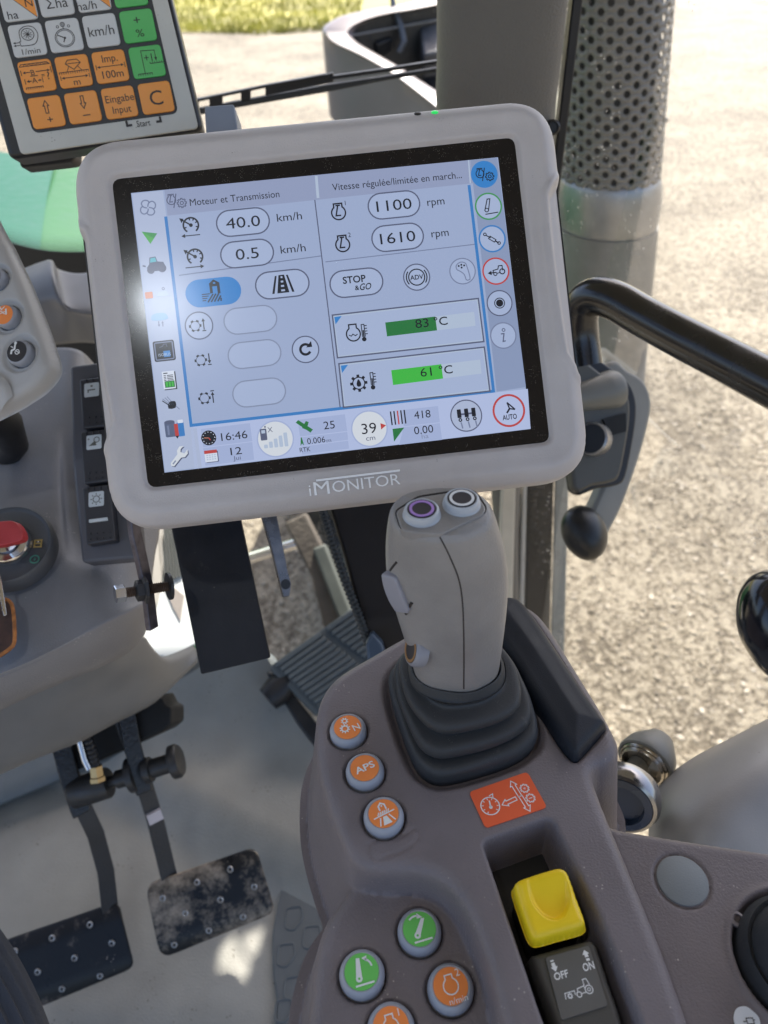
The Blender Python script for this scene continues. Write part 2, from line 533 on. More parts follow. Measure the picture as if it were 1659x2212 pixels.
g = from_arrays('gravel_yard', np.stack([U, V, W], -1).reshape(-1, 3), Q, m_gravel, smooth=0)
g['kind'] = 'structure'
# loose stones, thickest where the view is nearest
ico_v, ico_f = [], []
bm = bmesh.new(); bmesh.ops.create_icosphere(bm, subdivisions=1, radius=1.0)
for i, v_ in enumerate(bm.verts): v_.index = i
ico = np.array([v_.co[:] for v_ in bm.verts]); icof = np.array([[v_.index for v_ in f_.verts] for f_ in bm.faces]); bm.free()
def stones(name, cnt, box, r0, r1, mt):
    X = rng.uniform(box[0], box[1], cnt); Y = box[2] + (box[3] - box[2]) * rng.uniform(0, 1, cnt) ** 1.5
    S = r0 + (r1 - r0) * rng.uniform(0, 1, cnt) ** 2.2
    A = rng.uniform(0, 6.28, cnt)
    jit = rng.uniform(.72, 1.25, (cnt, len(ico), 1))
    P = ico[None] * jit
    P = P * (S[:, None] * np.array([1, 1, 1]))[..., None].reshape(cnt, 1, 3) if False else P * S[:, None, None]
    P[..., 2] *= rng.uniform(.35, .7, (cnt, 1)); P[..., 0] *= rng.uniform(.8, 1.5, (cnt, 1))
    c, s_ = np.cos(A)[:, None], np.sin(A)[:, None]
    x, y = P[..., 0] * c - P[..., 1] * s_, P[..., 0] * s_ + P[..., 1] * c
    P = np.stack([x + X[:, None], y + Y[:, None], P[..., 2] + GZ + .25 * S[:, None]], -1)
    Fc = icof[None] + (np.arange(cnt) * len(ico))[:, None, None]
    o = from_arrays(name, P.reshape(-1, 3), Fc.reshape(-1, 3), mt, smooth=0)
    o['kind'] = 'stuff'; tag(o, 'loose pale gravel stones strewn over the yard', 'gravel')
    return o
m_stone = mat('pale_stone', (.30, .255, .185), .42, var=.5, vscale=23)
stones('gravel_stones', 26000, (-.9, 4.6, 1.2, 8.0), .003, .013, m_stone)
# grass verge beyond the yard
m_grass = mat('dry_grass', (.38, .34, .08), .7, var=.45, vscale=1.3)
gp = []
for i in range(41):
    x = -60 + 120 * i / 40
    gp.append((x, 19.0 + .6 * math.sin(x * .9) + random.uniform(-.35, .35) + (.9 * x if x > 0 else -.055 * x)))
pts = [Vector((x, y, GZ + .02)) for x, y in gp] + [Vector((60, 199, GZ + .02)), Vector((-60, 199, GZ + .02))]
go = MB().add(pts, [tuple(range(len(pts)))]).build('grass_verge', m_grass, smooth=0, loc=(0, 0, 0))
go['kind'] = 'structure'
vs, fs = [], []
for i in range(16000):
    x = random.uniform(-12, 0); y = 18.9 + .6 * math.sin(x * .9) - .055 * x + 14 * random.random() ** 1.6
    h = random.uniform(.06, .2); a = random.uniform(0, 6.28); k = len(vs); ww = .02
    vs += [(x - ww * math.cos(a), y - ww * math.sin(a), GZ), (x + ww * math.cos(a), y + ww * math.sin(a), GZ), (x + random.uniform(-.08, .08), y + random.uniform(-.08, .08), GZ + h)]
    fs.append((k, k + 1, k + 2))
gb = MB().add(vs, fs).build('grass_blades', mat('grass_blade', (.38, .37, .08), .6, var=.5, vscale=.8), smooth=0, loc=(0, 0, 0))
gb['kind'] = 'stuff'; tag(gb, 'sunlit yellow green grass beyond the gravel', 'grass')

# ------------------------------------------------------------------ cab floor and toe board
def floor_z(X, Y):
    z = .34 * sstep(Y, .80, 1.16)
    z = z + .30 * sstep(-X + .10 * np.sin(Y * 3), .42, .75)
    return z
fr0 = Fr((0, 0, 0), (1, 0, 0), (0, 0, 1))
ftop = [onz(x, y, .13) for x, y in ((130, 1600), (240, 1572), (330, 1525), (440, 1478), (520, 1440), (575, 1448), (650, 1560), (705, 1640))]
fedge = [(p_.x, p_.y) for p_ in [onz(x, y, z) for x, y, z in ((-500, 1700, .06), (130, 1604, .06), (240, 1572, .06), (330, 1525, .07), (440, 1478, .08), (520, 1440, .09), (560, 1440, .09), (590, 1480, .06), (640, 1560, .03), (700, 1640, .01))]]
fpoly = fedge + [(.06, .45), (.06, -.4), (-1.2, -.4), (-1.2, fedge[0][1])]
o = hfield('cab_floor', fr0, (-1.25, .1, -.42, 1.0), .006, lambda U, V: (.20 * sstep(V, .66, .95) + .035 * sstep(V + .55 * U, .36, .47) * (1 - sstep(U, -.12, -.02)), sdf(U, V, fpoly)), m_floor, None)
o['kind'] = 'structure'
# lower front bulkhead left of the open strip
MB().patch([[at(-120, 1500, 1.35), at(200, 1440, 1.32), at(420, 1400, 1.30), at(560, 1400, 1.30), at(610, 1440, 1.30)],
            [at(-120, 1780, 1.14), at(200, 1650, 1.20), at(430, 1545, 1.24), at(545, 1500, 1.26), at(600, 1500, 1.27)]], 5).build('front_bulkhead', mat('bulkhead_grey', (.12, .135, .14), .5, bump=.2), solid=.01)
bpy.data.objects['front_bulkhead']['kind'] = 'structure'

# ------------------------------------------------------------------ cab roof (unseen, shades the cab; holes added to throw two sun patches)
RZ = 1.78
def to_roof(px, py, z=0.0):
    p = onz(px, py, z); t = (RZ - p.z) / SUNV.z
    p = p + SUNV * t
    return (p.x, p.y)
holes = [[(530, 2012), (555, 2045), (585, 2090), (555, 2120), (470, 2075), (480, 2045)],
         [(590, 2005), (568, 2045), (555, 2062), (536, 2030)]]
holes = [[(478, 2040), (512, 2010), (545, 2078), (528, 2120), (470, 2090)], [(512, 2022), (572, 1998), (560, 2048), (545, 2070), (525, 2048)]]
bm = bmesh.new()
outer = [(-1.6, -1.0), (1.05, -1.0), (1.05, 2.02), (-1.6, 2.02)]
allv = []
edges = []
for loop in [outer] + [[to_roof(*p) for p in h] for h in holes]:
    vs_ = [bm.verts.new((x, y, RZ)) for x, y in loop]
    edges += [bm.edges.new((vs_[i], vs_[(i + 1) % len(vs_)])) for i in range(len(vs_))]
bmesh.ops.triangle_fill(bm, use_beauty=True, use_dissolve=False, edges=edges)
me = bpy.data.meshes.new('cab_roof'); bm.to_mesh(me); bm.free()
ro = bpy.data.objects.new('cab_roof', me); link(ro); ro['kind'] = 'structure'
me.materials.append(mat('roof_liner', (.42, .41, .40), .8, bump=.1, bscale=300))
mm = ro.modifiers.new('solid', 'SOLIDIFY'); mm.thickness = .006; mm.offset = 1
BASE['cab_roof'] = Vector((0, 0, 0))

# ------------------------------------------------------------------ glass
def glass_mat(name, dirt, sc):
    m = bpy.data.materials.new(name); m.use_nodes = True
    t = m.node_tree; N, L = t.nodes, t.links
    out = N['Material Output']; N.remove(N['Principled BSDF'])
    tr = N.new('ShaderNodeBsdfTransparent'); tr.inputs[0].default_value = (.975, .98, .975, 1)
    gl = N.new('ShaderNodeBsdfGlossy'); gl.inputs['Roughness'].default_value = .03
    fz = N.new('ShaderNodeFresnel'); fz.inputs[0].default_value = 1.45
    mu0 = N.new('ShaderNodeMath'); mu0.operation = 'MULTIPLY'; mu0.inputs[1].default_value = .22
    L.new(fz.outputs[0], mu0.inputs[0])
    m1 = N.new('ShaderNodeMixShader'); L.new(mu0.outputs[0], m1.inputs[0]); L.new(tr.outputs[0], m1.inputs[1]); L.new(gl.outputs[0], m1.inputs[2])
    df = N.new('ShaderNodeBsdfTranslucent'); df.inputs[0].default_value = (.8, .76, .68, 1)
    tc = N.new('ShaderNodeTexCoord')
    mp = N.new('ShaderNodeMapping'); mp.inputs['Scale'].default_value = (1, 1, .35)
    L.new(tc.outputs['Object'], mp.inputs[0])
    v = N.new('ShaderNodeTexVoronoi'); v.inputs['Scale'].default_value = sc; L.new(tc.outputs['Object'], v.inputs['Vector'])
    r = N.new('ShaderNodeMapRange'); r.inputs[1].default_value = .26; r.inputs[2].default_value = .05; r.inputs[4].default_value = 1.0
    L.new(v.outputs['Distance'], r.inputs[0])
    n_ = N.new('ShaderNodeTexNoise'); n_.inputs['Scale'].default_value = sc * .22; n_.inputs['Detail'].default_value = 6; L.new(mp.outputs[0], n_.inputs['Vector'])
    r2 = N.new('ShaderNodeMapRange'); r2.inputs[1].default_value = .42; r2.inputs[2].default_value = .75; L.new(n_.outputs[0], r2.inputs[0])
    mu = N.new('ShaderNodeMath'); mu.operation = 'MULTIPLY'; L.new(r.outputs[0], mu.inputs[0]); L.new(r2.outputs[0], mu.inputs[1])
    ad = N.new('ShaderNodeMath'); ad.operation = 'MULTIPLY_ADD'; ad.inputs[1].default_value = dirt; ad.inputs[2].default_value = dirt * .006
    L.new(mu.outputs[0], ad.inputs[0])
    cl = N.new('ShaderNodeClamp'); L.new(ad.outputs[0], cl.inputs[0])
    m2 = N.new('ShaderNodeMixShader'); L.new(cl.outputs[0], m2.inputs[0]); L.new(m1.outputs[0], m2.inputs[1]); L.new(df.outputs[0], m2.inputs[2])
    L.new(m2.outputs[0], out.inputs[0])
    return m
dA, dB = Vector((.215, 1.0, 0)), Vector((.68, .15, 0))
door = thing('side_window', 'dusty clear glass side window between pillar and right edge', 'window', (dA + dB) / 2)
dn = Vector((dA.y - dB.y, dB.x - dA.x, 0)).normalized()
MB().add([dA + Vector((0, 0, -.02)), dB + Vector((0, 0, -.02)), dB + Vector((0, 0, 1.72)), dA + Vector((0, 0, 1.72))], [(0, 1, 2, 3)]).build('pane', glass_mat('dusty_glass', .6, 130), door, smooth=0)
dfr = Fr((dA + dB) / 2 + Vector((0, 0, .9)), dB - dA, -dn)
p = Pr(dfr, .001)
mdot = mat('ceramic_black', (.01, .01, .01), .4, var=0)
for i in range(118):
    y = -30 + i * 3.9
    x0 = 1249 - (y + 20) * .118
    for j in range(4):
        p.o(x0 + j * 3.6 + (1.8 if i % 2 else 0), y); p.disc((0, 0), 1.35 - .18 * j, mdot, 1, 8)
p.build('dot_border', door)['kind'] = 'stuff'
sealp = [ony(1246 - (y + 20) * .118, y, .965) for y in (-60, 0, 80, 160, 240, 320, 400, 480)]
MB().strip(sealp, .011, .02, (0, -1, 0)).build('rubber_seal', m_black, door, bev=.002)
wind = thing('windscreen', 'clear front windscreen left of the grey pillar', 'window', (-.5, 1.2, .0))
MB().add([(-1.5, 1.17, .05), (.08, 1.17, .05), (.08, 1.27, 1.74), (-1.5, 1.27, 1.74)], [(0, 1, 2, 3)]).build('pane', glass_mat('windscreen_glass', .10, 90), wind, smooth=0)
wf = Fr((-.5, 1.2, .7), (1, 0, 0), Vector((0, -1, .06)))
p = Pr(wf, .003)
mw = mat('ceramic_dot', (.015, .05, .03), .4, var=0)
for i in range(-8, 60):
    for j in range(9):
        x = i * 4.6 + (2.3 if j % 2 else 0)
        yb = 547 - .00125 * (x - 150) ** 2 if x < 150 else 547
        y = yb - 4 - j * 4.2
        p.o(x, y); p.disc((0, 0), 2.05 - .2 * j, mw, 1, 8)
p.build('dot_border', wind)['kind'] = 'stuff'
pl = [(x, 547 - .00125 * (x - 150) ** 2 if x < 150 else 547) for x in range(-60, 300, 12)]
MB().prism([wf.P(x, y - 2, .002) for x, y in pl] + [wf.P(300, 830, .002), wf.P(-60, 830, .002)], -wf.n * .004).build('black_border', mdot, wind, smooth=0)

# ------------------------------------------------------------------ cab pillar
pil = thing('cab_pillar', 'broad grey grained cab pillar behind the monitor', 'pillar', ony(1095, 1500, .95))
rows = [(-80, 943, 1230), (0, 944, 1223), (120, 944, 1210), (240, 944, 1197), (400, 972, 1190), (700, 1020, 1166), (1060, 1062, 1121), (1300, 1074, 1119), (1500, 1082, 1118)]
rings = []
for y, a, b in rows:
    L_, R_ = ony(a, y, .95), ony(b, y, .95)
    c, hw = (L_ + R_) / 2, (R_ - L_).length / 2
    ring = []
    for j in range(40):
        t = 2 * math.pi * j / 40
        cx_, sx_ = math.cos(t), math.sin(t)
        ring.append(c + Vector((math.copysign(abs(cx_) ** .75, cx_) * hw, math.copysign(abs(sx_) ** .9, sx_) * max(.035, hw * .75), 0)))
    rings.append(ring)
g_ = np.array([[list(p_) for p_ in r_] for r_ in rings]); g_ = cr(g_, 4)
MB().loft([[Vector(p_) for p_ in r_] for r_ in g_]).build('trim', mat('pillar_trim', (.15, .138, .12), .6, bump=.8, bscale=420, var=.04), pil)
MB().lathe(ony(1193, 275, .91), (0, -1, .2), [(.008, -.004), (.008, .004), (.006, .006), (.006, .002), (.0, .002)], 20).build('clip_hole', m_black, pil)

# ------------------------------------------------------------------ door post strips below the monitor
dp = thing('door_post', 'black glossy door post with pale edge under the monitor corner', 'door post', ony(1160, 1500, 1.0))
def vstrip(name, a, y, m, w0, w1, yy0=960, yy1=1500, th=.02):
    rr_ = []
    for yy in np.linspace(yy0, yy1, 7):
        f_ = (yy - yy0) / (yy1 - yy0)
        A_, B_ = ony(a + (w0 * (1 - f_)) - 14 * f_, yy, y), ony(a + w1 - 14 * f_, yy, y)
        rr_.append([A_, B_, B_ + Vector((0, th, 0)), A_ + Vector((0, th, 0))])
    return MB().loft(rr_).build(name, m, dp, bev=.003)
vstrip('seal', 1120, .985, m_black, 0, 9)
vstrip('pale_edge', 1130, .985, mat('pale_trim', (.62, .60, .55), .4), 0, 11)
vstrip('lit_pillar_strip', 1080, .90, mat('lit_pillar_strip', (.56, .51, .42), .5), 8, 36, yy0=1000)  # cream strip added for the sunlit lower edge of the pillar
vstrip('post', 1143, 1.0, mat('black_gloss_frame', (.010, .010, .010), .22, spec=.3, var=.3, vscale=60, dust2=.02, d2scale=40, dcol=(.2, .18, .14)), 0, 56)
vstrip('glass_edge', 1201, 1.01, mat('frosted_edge', (.30, .31, .29), .3), 0, 30, th=.006)

# ------------------------------------------------------------------ exhaust stack
EY = 1.7
exh = thing('exhaust_stack', 'grey steel exhaust stack with perforated heat guard', 'exhaust', ony(1285, 1050, EY))
m_ex = mat('satin_steel', (.25, .242, .225), .42, metal=.25, bump=.15, bscale=120, var=.08, vscale=9)
m_exd = mat('inner_pipe_dark', (.02, .02, .02), .7)  # even dark colour behind the guard's holes
def exc(py, xc, hw):
    c = ony(xc, py, EY); return c, hw * depth(c) / F
def axis_pt(z):                                     # the stack leans a little: a straight axis through two seen points
    a, b = ony(1330, 0, EY), ony(1314, 430, EY)
    t = (z - a.z) / (b.z - a.z)
    return a + (b - a) * t
zt, zb = ony(1351, -120, EY).z, ony(1318, 392, EY).z
rg = .1065
ncol, pitch, hr = 38, .0292, .0068
nrow = int((zt - zb) / pitch)
mb = MB()
for c_ in range(ncol):
    off = pitch / 2 if c_ % 2 else 0
    z0 = zb - pitch
    for r_ in range(nrow + 1):
        zc = z0 + (r_ + .5) * pitch + off
        a0 = 2 * math.pi * c_ / ncol; da = 2 * math.pi / ncol
        vs_ = []
        for ringk in (0, 1):
            for j in range(12):
                t = 2 * math.pi * (j + .5) / 12
                dx, dz = math.cos(t), math.sin(t)
                if ringk == 0:
                    hx, hz = da * rg / 2, pitch / 2
                    k = min(hx / abs(dx) if abs(dx) > 1e-6 else 9, hz / abs(dz) if abs(dz) > 1e-6 else 9)
                    q0 = (dx * k, dz * k)
                    # push the two points nearest to a corner into the corner
                    if j in (1, 4, 7, 10): q0 = (math.copysign(hx, dx), math.copysign(hz, dz))
                else: q0 = (dx * hr, dz * hr)
                a = a0 + q0[0] / rg; z = max(zb, zc + q0[1])
                p_ = axis_pt(z)
                vs_.append((p_.x + rg * math.sin(a), p_.y - rg * math.cos(a), z))
        mb.add(vs_, [(j, (j + 1) % 12, (j + 1) % 12 + 12, j + 12) for j in range(12)])
gd = mb.build('perforated_guard', m_ex, exh, smooth=50, solid=.0015)
def vl(name, prof, m):
    rings = []
    for r_, z in prof:
        c_ = axis_pt(z)
        rings.append([Vector((c_.x + r_ * math.cos(t), c_.y + r_ * math.sin(t), z)) for t in [2 * math.pi * j / 56 for j in range(56)]])
    return MB().loft(rings).build(name, m, exh, smooth=50)
vl('inner_pipe', [(rg * .8, zb - .02), (rg * .8, zt)], m_exd)
zc1, zc2 = ony(1316, 385, EY).z, ony(1312, 480, EY).z
vl('band', [(rg * .97, zc2 - .008), (rg * 1.0, zc2 - .004), (rg * 1.01, zc2), (rg * 1.035, zc2 + (zc1 - zc2) * .25), (rg * 1.055, zc2 + (zc1 - zc2) * .55), (rg * 1.045, zc2 + (zc1 - zc2) * .85), (rg * 1.02, zc1), (rg * .995, zc1 + .008), (rg * .96, zc1 + .012)], mat('bright_band', (.42, .42, .42), .36, metal=.6, var=.1, vscale=20, dust=.3, dscale=160, dcol=(.5, .48, .44)))
vl('lower_pipe', [(rg * .98, ony(1290, 960, EY).z), (rg * 1.0, ony(1300, 700, EY).z), (rg * 1.03, zc2 - .004)], mat('dusty_steel', (.26, .255, .24), .5, metal=.2, var=.2, vscale=14, dust=.6, dscale=110, dcol=(.5, .48, .42)))
bv = axis_pt(ony(1300, 265, EY).z)
MB().lathe(bv + Vector((rg * 1.0, 0, 0)), (1, -.1, 0), [(.007, -.004), (.007, .006), (.004, .009), (0, .009)], 10).build('bolt', m_ex, exh)

# ------------------------------------------------------------------ bonnet, front mudguard, wheel
bon = thing('bonnet', 'pale green tractor bonnet in sunlight beyond the windscreen', 'bonnet', (-.95, 1.3, .4))
m_green = mat('green_paint', (.022, .115, .042), .45, var=.04, spec=.2, coatr=.05)
mb = MB(); rings = []
for Y, zt_, hw in ((1.28, .62, .50), (1.6, .585, .49), (2.0, .53, .47), (2.35, .48, .44), (2.6, .40, .40), (2.7, .22, .36)):
    ring = []
    for j in range(25):
        t = j / 24
        x = -1.0 + hw * (2 * t - 1)
        e = abs(2 * t - 1) ** 5
        ring.append(Vector((x, Y, zt_ - .09 * e - .03 * (2 * t - 1) ** 2)))
    ring = [Vector((-1.0 - hw, Y, -.5))] + ring + [Vector((-1.0 + hw, Y, -.5))]
    rings.append(ring)
g_ = cr(np.array([[list(p_) for p_ in r_] for r_ in rings]), 5)
mb.loft([[Vector(p_) for p_ in r_] for r_ in g_], cap=False, closed=False).build('hood_panel', m_green, bon, smooth=60)
m_teal = mat('teal_green_paint', (.008, .095, .058), .45, spec=.2, coatr=.05)
tree_h = bvh(bpy.data.objects['hood_panel'])
stripe = []
for a, b in (((-60, 320), (120, 352)), ((-60, 420), (103, 430)), ((-60, 500), (92, 510)), ((-60, 540), (88, 548))):
    row = []
    for k in range(7):
        px_, py_ = a[0] + (b[0] - a[0]) * k / 6, a[1] + (b[1] - a[1]) * k / 6
        l_, n_ = hit(tree_h, px_, py_)
        if l_ is None: l_ = onz(px_, py_, .5)
        row.append(l_ + Vector((0, 0, .004)))
    stripe.append(row)
MB().patch(stripe, 4).build('teal_panel', m_teal, bon)
fen = thing('front_mudguard', 'grey curved mudguard with black inside beyond windscreen', 'mudguard', ony(820, 240, 3.0))
ff = Fr(at(800, 110, 2.75), (1, 0, 0), Vector((0, -.42, .9)))
outer = [(960, 250), (905, 205), (850, 163), (780, 122), (722, 96), (700, 80), (696, 66), (706, 52), (740, 34), (800, 20), (870, 8), (960, -12)]
inner = [(960, 208), (905, 172), (860, 143), (805, 112), (772, 92), (762, 78), (764, 68), (776, 56), (806, 42), (850, 30), (900, 22), (960, 10)]
so, si = smooth(outer, 5, False), smooth(inner, 5, False)
m_fen = mat('mudguard_grey', (.23, .20, .205), .35, var=.15, vscale=3)
rings = [[ff.P(*p_, 0) + -ff.n * 0 for p_ in so], [ff.P(*p_, .03) for p_ in [(a[0] * .85 + b[0] * .15, a[1] * .85 + b[1] * .15) for a, b in zip(so, si)]],
         [ff.P(*p_, .03) for p_ in [(a[0] * .2 + b[0] * .8, a[1] * .2 + b[1] * .8) for a, b in zip(so, si)]], [ff.P(*p_, .0) for p_ in si]]
dn_ = Vector((.02, 0, -1)) * .27
rings = [[p_ + dn_ for p_ in rings[0]], [p_ + dn_ * .15 for p_ in rings[0]]] + rings
MB().loft(rings, cap=False, closed=False).build('rim', m_fen, fen, smooth=50)
lin_in = [ff.P(*p_, 0) for p_ in si]
MB().loft([lin_in, [p_ + dn_ * .9 for p_ in lin_in]], cap=False, closed=False).build('liner', mat('mudguard_liner', (.02, .021, .023), .35, var=.4, vscale=9, dust=.5, dscale=60, dcol=(.3, .28, .25)), fen)
MB().add([p_ + dn_ * .85 for p_ in lin_in] + [ff.P(1150, 0) + dn_ * .85], [tuple(range(len(lin_in) + 1))]).build('liner_floor', MATS['mudguard_liner'], fen, smooth=0)
MB().tube([ff.P(845, -30, .05), ff.P(850, 15, .02), ff.P(866, 55, -.02), ff.P(873, 90, -.05), ff.P(862, 112, -.08)], .011, 10).build('hose', mat('grey_hose', (.12, .13, .15), .3), fen)
MB().strip([ff.P(893, -20, -.1), ff.P(900, 60, -.12), ff.P(905, 120, -.14)], .02, .01, ff.n).build('bracket', m_steel, fen)
MB().prism([ff.P(x, y, -.06) for x, y in ((800, 62), (838, 50), (846, 84), (812, 96))], -ff.n * .08).build('machine_block', m_steel, fen, bev=.006)
MB().prism([ff.P(x, y, -.05) for x, y in ((905, 40), (950, 30), (955, 110), (915, 118))], -ff.n * .1).build('machine_block', mat('grey_casting', (.10, .10, .105), .5, var=.3, vscale=14), fen, bev=.01)
MB().lathe(ff.P(790, 78, -.05), ff.n, [(.025, -.05), (.025, .0), (.018, .012), (0, .012)], 20).build('filler_cap', m_steel, fen)
MB().strip([ff.P(742, 80, .0), ff.P(850, 60, -.02), ff.P(950, 42, -.03)], .006, .004, ff.n).build('edge_line', mat('grey_scuff', (.3, .3, .3), .5), fen)
tyre = fen
prof = [(.40, -.26), (.66, -.29), (.73, -.26), (.75, -.1), (.75, .1), (.73, .26), (.66, .29), (.40, .26)]
wc = Vector((-.05, 3.05, GZ + .78))
MB().lathe(wc, (1, 0, 0), prof, 48).build('tyre', m_rub, tyre)
mb = MB()
for i in range(22):
    a = 2 * math.pi * i / 22
    for s_ in (-1, 1):
        d_ = Vector((0, math.cos(a + s_ * .07), math.sin(a + s_ * .07)))
        f_ = Fr(wc + d_ * .75 + Vector((s_ * .11, 0, 0)), Vector((1, 0, 0)) + s_ * .5 * d_.cross(Vector((1, 0, 0))), d_)
        mb.box(f_, -.12, .12, -.022, .022, -.02, .035)
mb.build('tread_lugs', m_rub, tyre)

# ------------------------------------------------------------------ windscreen wiper
wip = thing('windscreen_wiper', 'black windscreen wiper blade with slotted frame behind the monitor', 'wiper', ony(700, 190, 1.13))
WY = 1.12
mb = MB()
mb.prism([ony(x, y, WY) for x, y in ((400, 241), (505, 221), (708, 184), (835, 165), (990, 140), (990, 150), (945, 156), (840, 173), (708, 199), (507, 234), (400, 255))], (0, .012, 0))
mb.build('blade', m_rub, wip, bev=.0015)
mb = MB()
mb.prism([ony(x, y, WY - .004) for x, y in ((400, 219), (439, 212), (575, 184), (700, 161), (708, 161), (711, 166), (708, 170), (575, 190), (439, 218), (400, 226))], (0, .010, 0))
for x0, x1 in ((400, 428), (452, 480), (520, 541), (573, 720)):
    y0, y1 = 221 - (x0 - 430) * .205, 221 - (x1 - 430) * .205
    mb.prism([ony(x0, y0 - 4, WY - .003), ony(x1, y1 - 4, WY - .003), ony(x1, y1 + 16, WY - .003), ony(x0, y0 + 16, WY - .003)], (0, .008, 0))
mb.prism([ony(x, y, WY - .004) for x, y in ((708, 166), (835, 148), (990, 124), (990, 131), (835, 156), (708, 174))], (0, .010, 0))
mb.build('frame', m_black, wip, bev=.001)
# ------------------------------------------------------------------ touch-screen monitor
mx_ = MC @ Vector((.9883, .1230, -.0596)); my_ = MC @ Vector((-.1197, .9951, -.0016))
MF = Fr(CAM + MC @ Vector((-.0335, .13275, -.50869)), mx_, mx_.cross(my_))
mon = thing('touch_monitor', 'warm grey tilted touch screen monitor showing engine and transmission page', 'monitor', MF.p(0, -.16, -.03))
KE = 2 ** -EXPO * .86
def isect(p1, p2, p3, p4):
    x1, y1, x2, y2, x3, y3, x4, y4 = *p1, *p2, *p3, *p4
    d = (x1 - x2) * (y3 - y4) - (y1 - y2) * (x3 - x4)
    a, b = x1 * y2 - y1 * x2, x3 * y4 - y3 * x4
    return ((a * (x3 - x4) - (x1 - x2) * b) / d, (a * (y3 - y4) - (y1 - y2) * b) / d)
eT, eR, eB, eL = ((260, 305), (1100, 223)), ((1196, 290), (1269, 965)), ((330, 1142), (1190, 1041)), ((162, 400), (233, 1040))
corners = [isect(*eT, *eL), isect(*eT, *eR), isect(*eB, *eR), isect(*eB, *eL)]
MO = rpoly([MF.q(*c, -.008) for c in corners], .034, 12)
GQ = rpoly([MF.q(*c, -.003) for c in ((241, 387), (1111, 296), (1188, 954), (320, 1054))], .006, 4)
grips = [[MF.q(*c) for c in smooth(g, 3)] for g in ([(130, 492), (166, 495), (187, 516), (193, 570), (212, 735), (242, 895), (244, 912), (236, 932), (224, 952), (190, 990), (130, 990)],
                                                  [(1245, 360), (1206, 390), (1186, 418), (1184, 450), (1200, 600), (1222, 745), (1230, 768), (1246, 785), (1262, 808), (1320, 800), (1320, 360)])]
def monf(U, V):
    S = sdf(U, V, MO); G = sdf(U, V, GQ)
    W = fillet(S, .013) * .75 - np.clip(S, 0, .002) * 8
    W = W + .0022 * np.exp(-((S + .011) / .006) ** 2)
    W = W - .0042 * (1 - sstep(G, -.0008, .0032))
    for g in grips:
        gs = sdf(U, V, g)
        W = W - .0055 * (1 - sstep(gs, -.0032, .0008)) + .0024 * np.exp(-((gs - .0024) / .0022) ** 2)
    return W, S - .0012
case = hfield('casing', MF, bbox(MO, .003), .00115, monf, m_case, mon)
ring0 = [MF.p(u * .995, v * .995, -.010) for u, v in MO]
ring1 = [MF.p(u * .985, v * .98, -.024) for u, v in MO]
ring2 = [MF.p(u * .90, v * .86, -.040) for u, v in MO]
MB().loft([ring0, ring1, ring2]).build('back_shell', m_black, mon)
m_glass = mat('screen_glass', (.006, .006, .008), .16, var=0, spec=.5, dust=.75, dscale=1100, dcol=(.30, .28, .24))
MB().prism([MF.p(u, v, -.0035) for u, v in GQ], -MF.n * .004).build('glass', m_glass, mon, smooth=0)
SF = MF.up(-.00345)
SF.s = .246 / 795
SQ = [(283, 417), (1075.7, 339.8), (1146.5, 926.6), (355.4, 1021)]
def ui_mat(name, hexc, k=1.0):
    if name in MATS: return MATS[name]
    m = mat(name, (.004, .004, .004), .22, var=0, spec=.45)
    b = m.node_tree.nodes['Principled BSDF']
    b.inputs['Emission Color'].default_value = (*lin(hexc), 1)
    b.inputs['Emission Strength'].default_value = KE * k
    return m
u_main, u_top, u_left, u_right, u_bot = ui_mat('ui_panel', 'a3b3d6'), ui_mat('ui_title', '98a4c6'), ui_mat('ui_left', 'b2bfdd'), ui_mat('ui_right', '8f9fc2'), ui_mat('ui_bottom', 'b7c5ea')
u_ink, u_grey, u_blue, u_line = ui_mat('ui_ink', '1e2430'), ui_mat('ui_grey', '5c6480'), ui_mat('ui_blue', '3f82c8'), ui_mat('ui_hair', '7a86a6')
u_white, u_field, u_azure = ui_mat('ui_white', 'dbe4f6'), ui_mat('ui_field', 'abbbdd'), ui_mat('ui_azure', '3a86d0')
u_g1, u_g2, u_g3, u_red, u_lb = ui_mat('ui_green_dark', '2c7a45'), ui_mat('ui_green_bright', '45bd4c'), ui_mat('ui_green_ring', '4a9a62'), ui_mat('ui_red', 'c04a4a'), ui_mat('ui_light_box', 'b6c6de')
u_teal, u_orange, u_cell, u_cream, u_mut = ui_mat('ui_cyan', '62b8cc'), ui_mat('ui_orange', 'd08a70'), ui_mat('ui_cell', 'a9b8df'), ui_mat('ui_cream', 'd9e0ea'), ui_mat('ui_muted', '8793b0')
scr = None
p = Pr(SF)
p.pxpoly(SQ, u_main, 1)
scr = p.build('screen', mon)
def ui(fn, name):
    p = Pr(SF); fn(p); return p.build(name, scr)
def uband(p):
    p.pxpoly([(355, 410), (1015, 346), (1022, 396), (362, 466)], u_top, 2)
    p.pxpoly([(286, 419), (352, 412), (429, 1010), (357, 1019)], u_left, 2)
    p.pxpoly([(1016, 346), (1074, 341), (1136, 836), (1073, 846)], u_right, 2)
    p.pxpoly([(412, 922), (1140, 840), (1146, 926), (420, 1012)], u_bot, 2)
    p.pxline([(683, 380), (687, 428)], 6, u_lb, 3)
    p.pxline([(1012, 346), (1016, 396)], 3, u_lb, 3)
    p.pxline([(421, 925), (432, 1010)], 8, u_left, 3)
ui(uband, 'page_bands')
def ulines(p):
    p.pxline([(358, 468), (413, 919), (1066, 845), (1013, 400)], 6.5, u_blue, 4)
    p.pxline([(680, 432), (735, 882)], 2.4, u_grey, 4)
    p.pxline([(387, 595), (694, 553)], 2, u_line, 4)
    p.pxline([(703, 566), (1025, 528)], 2, u_line, 4)
ui(ulines, 'page_lines')
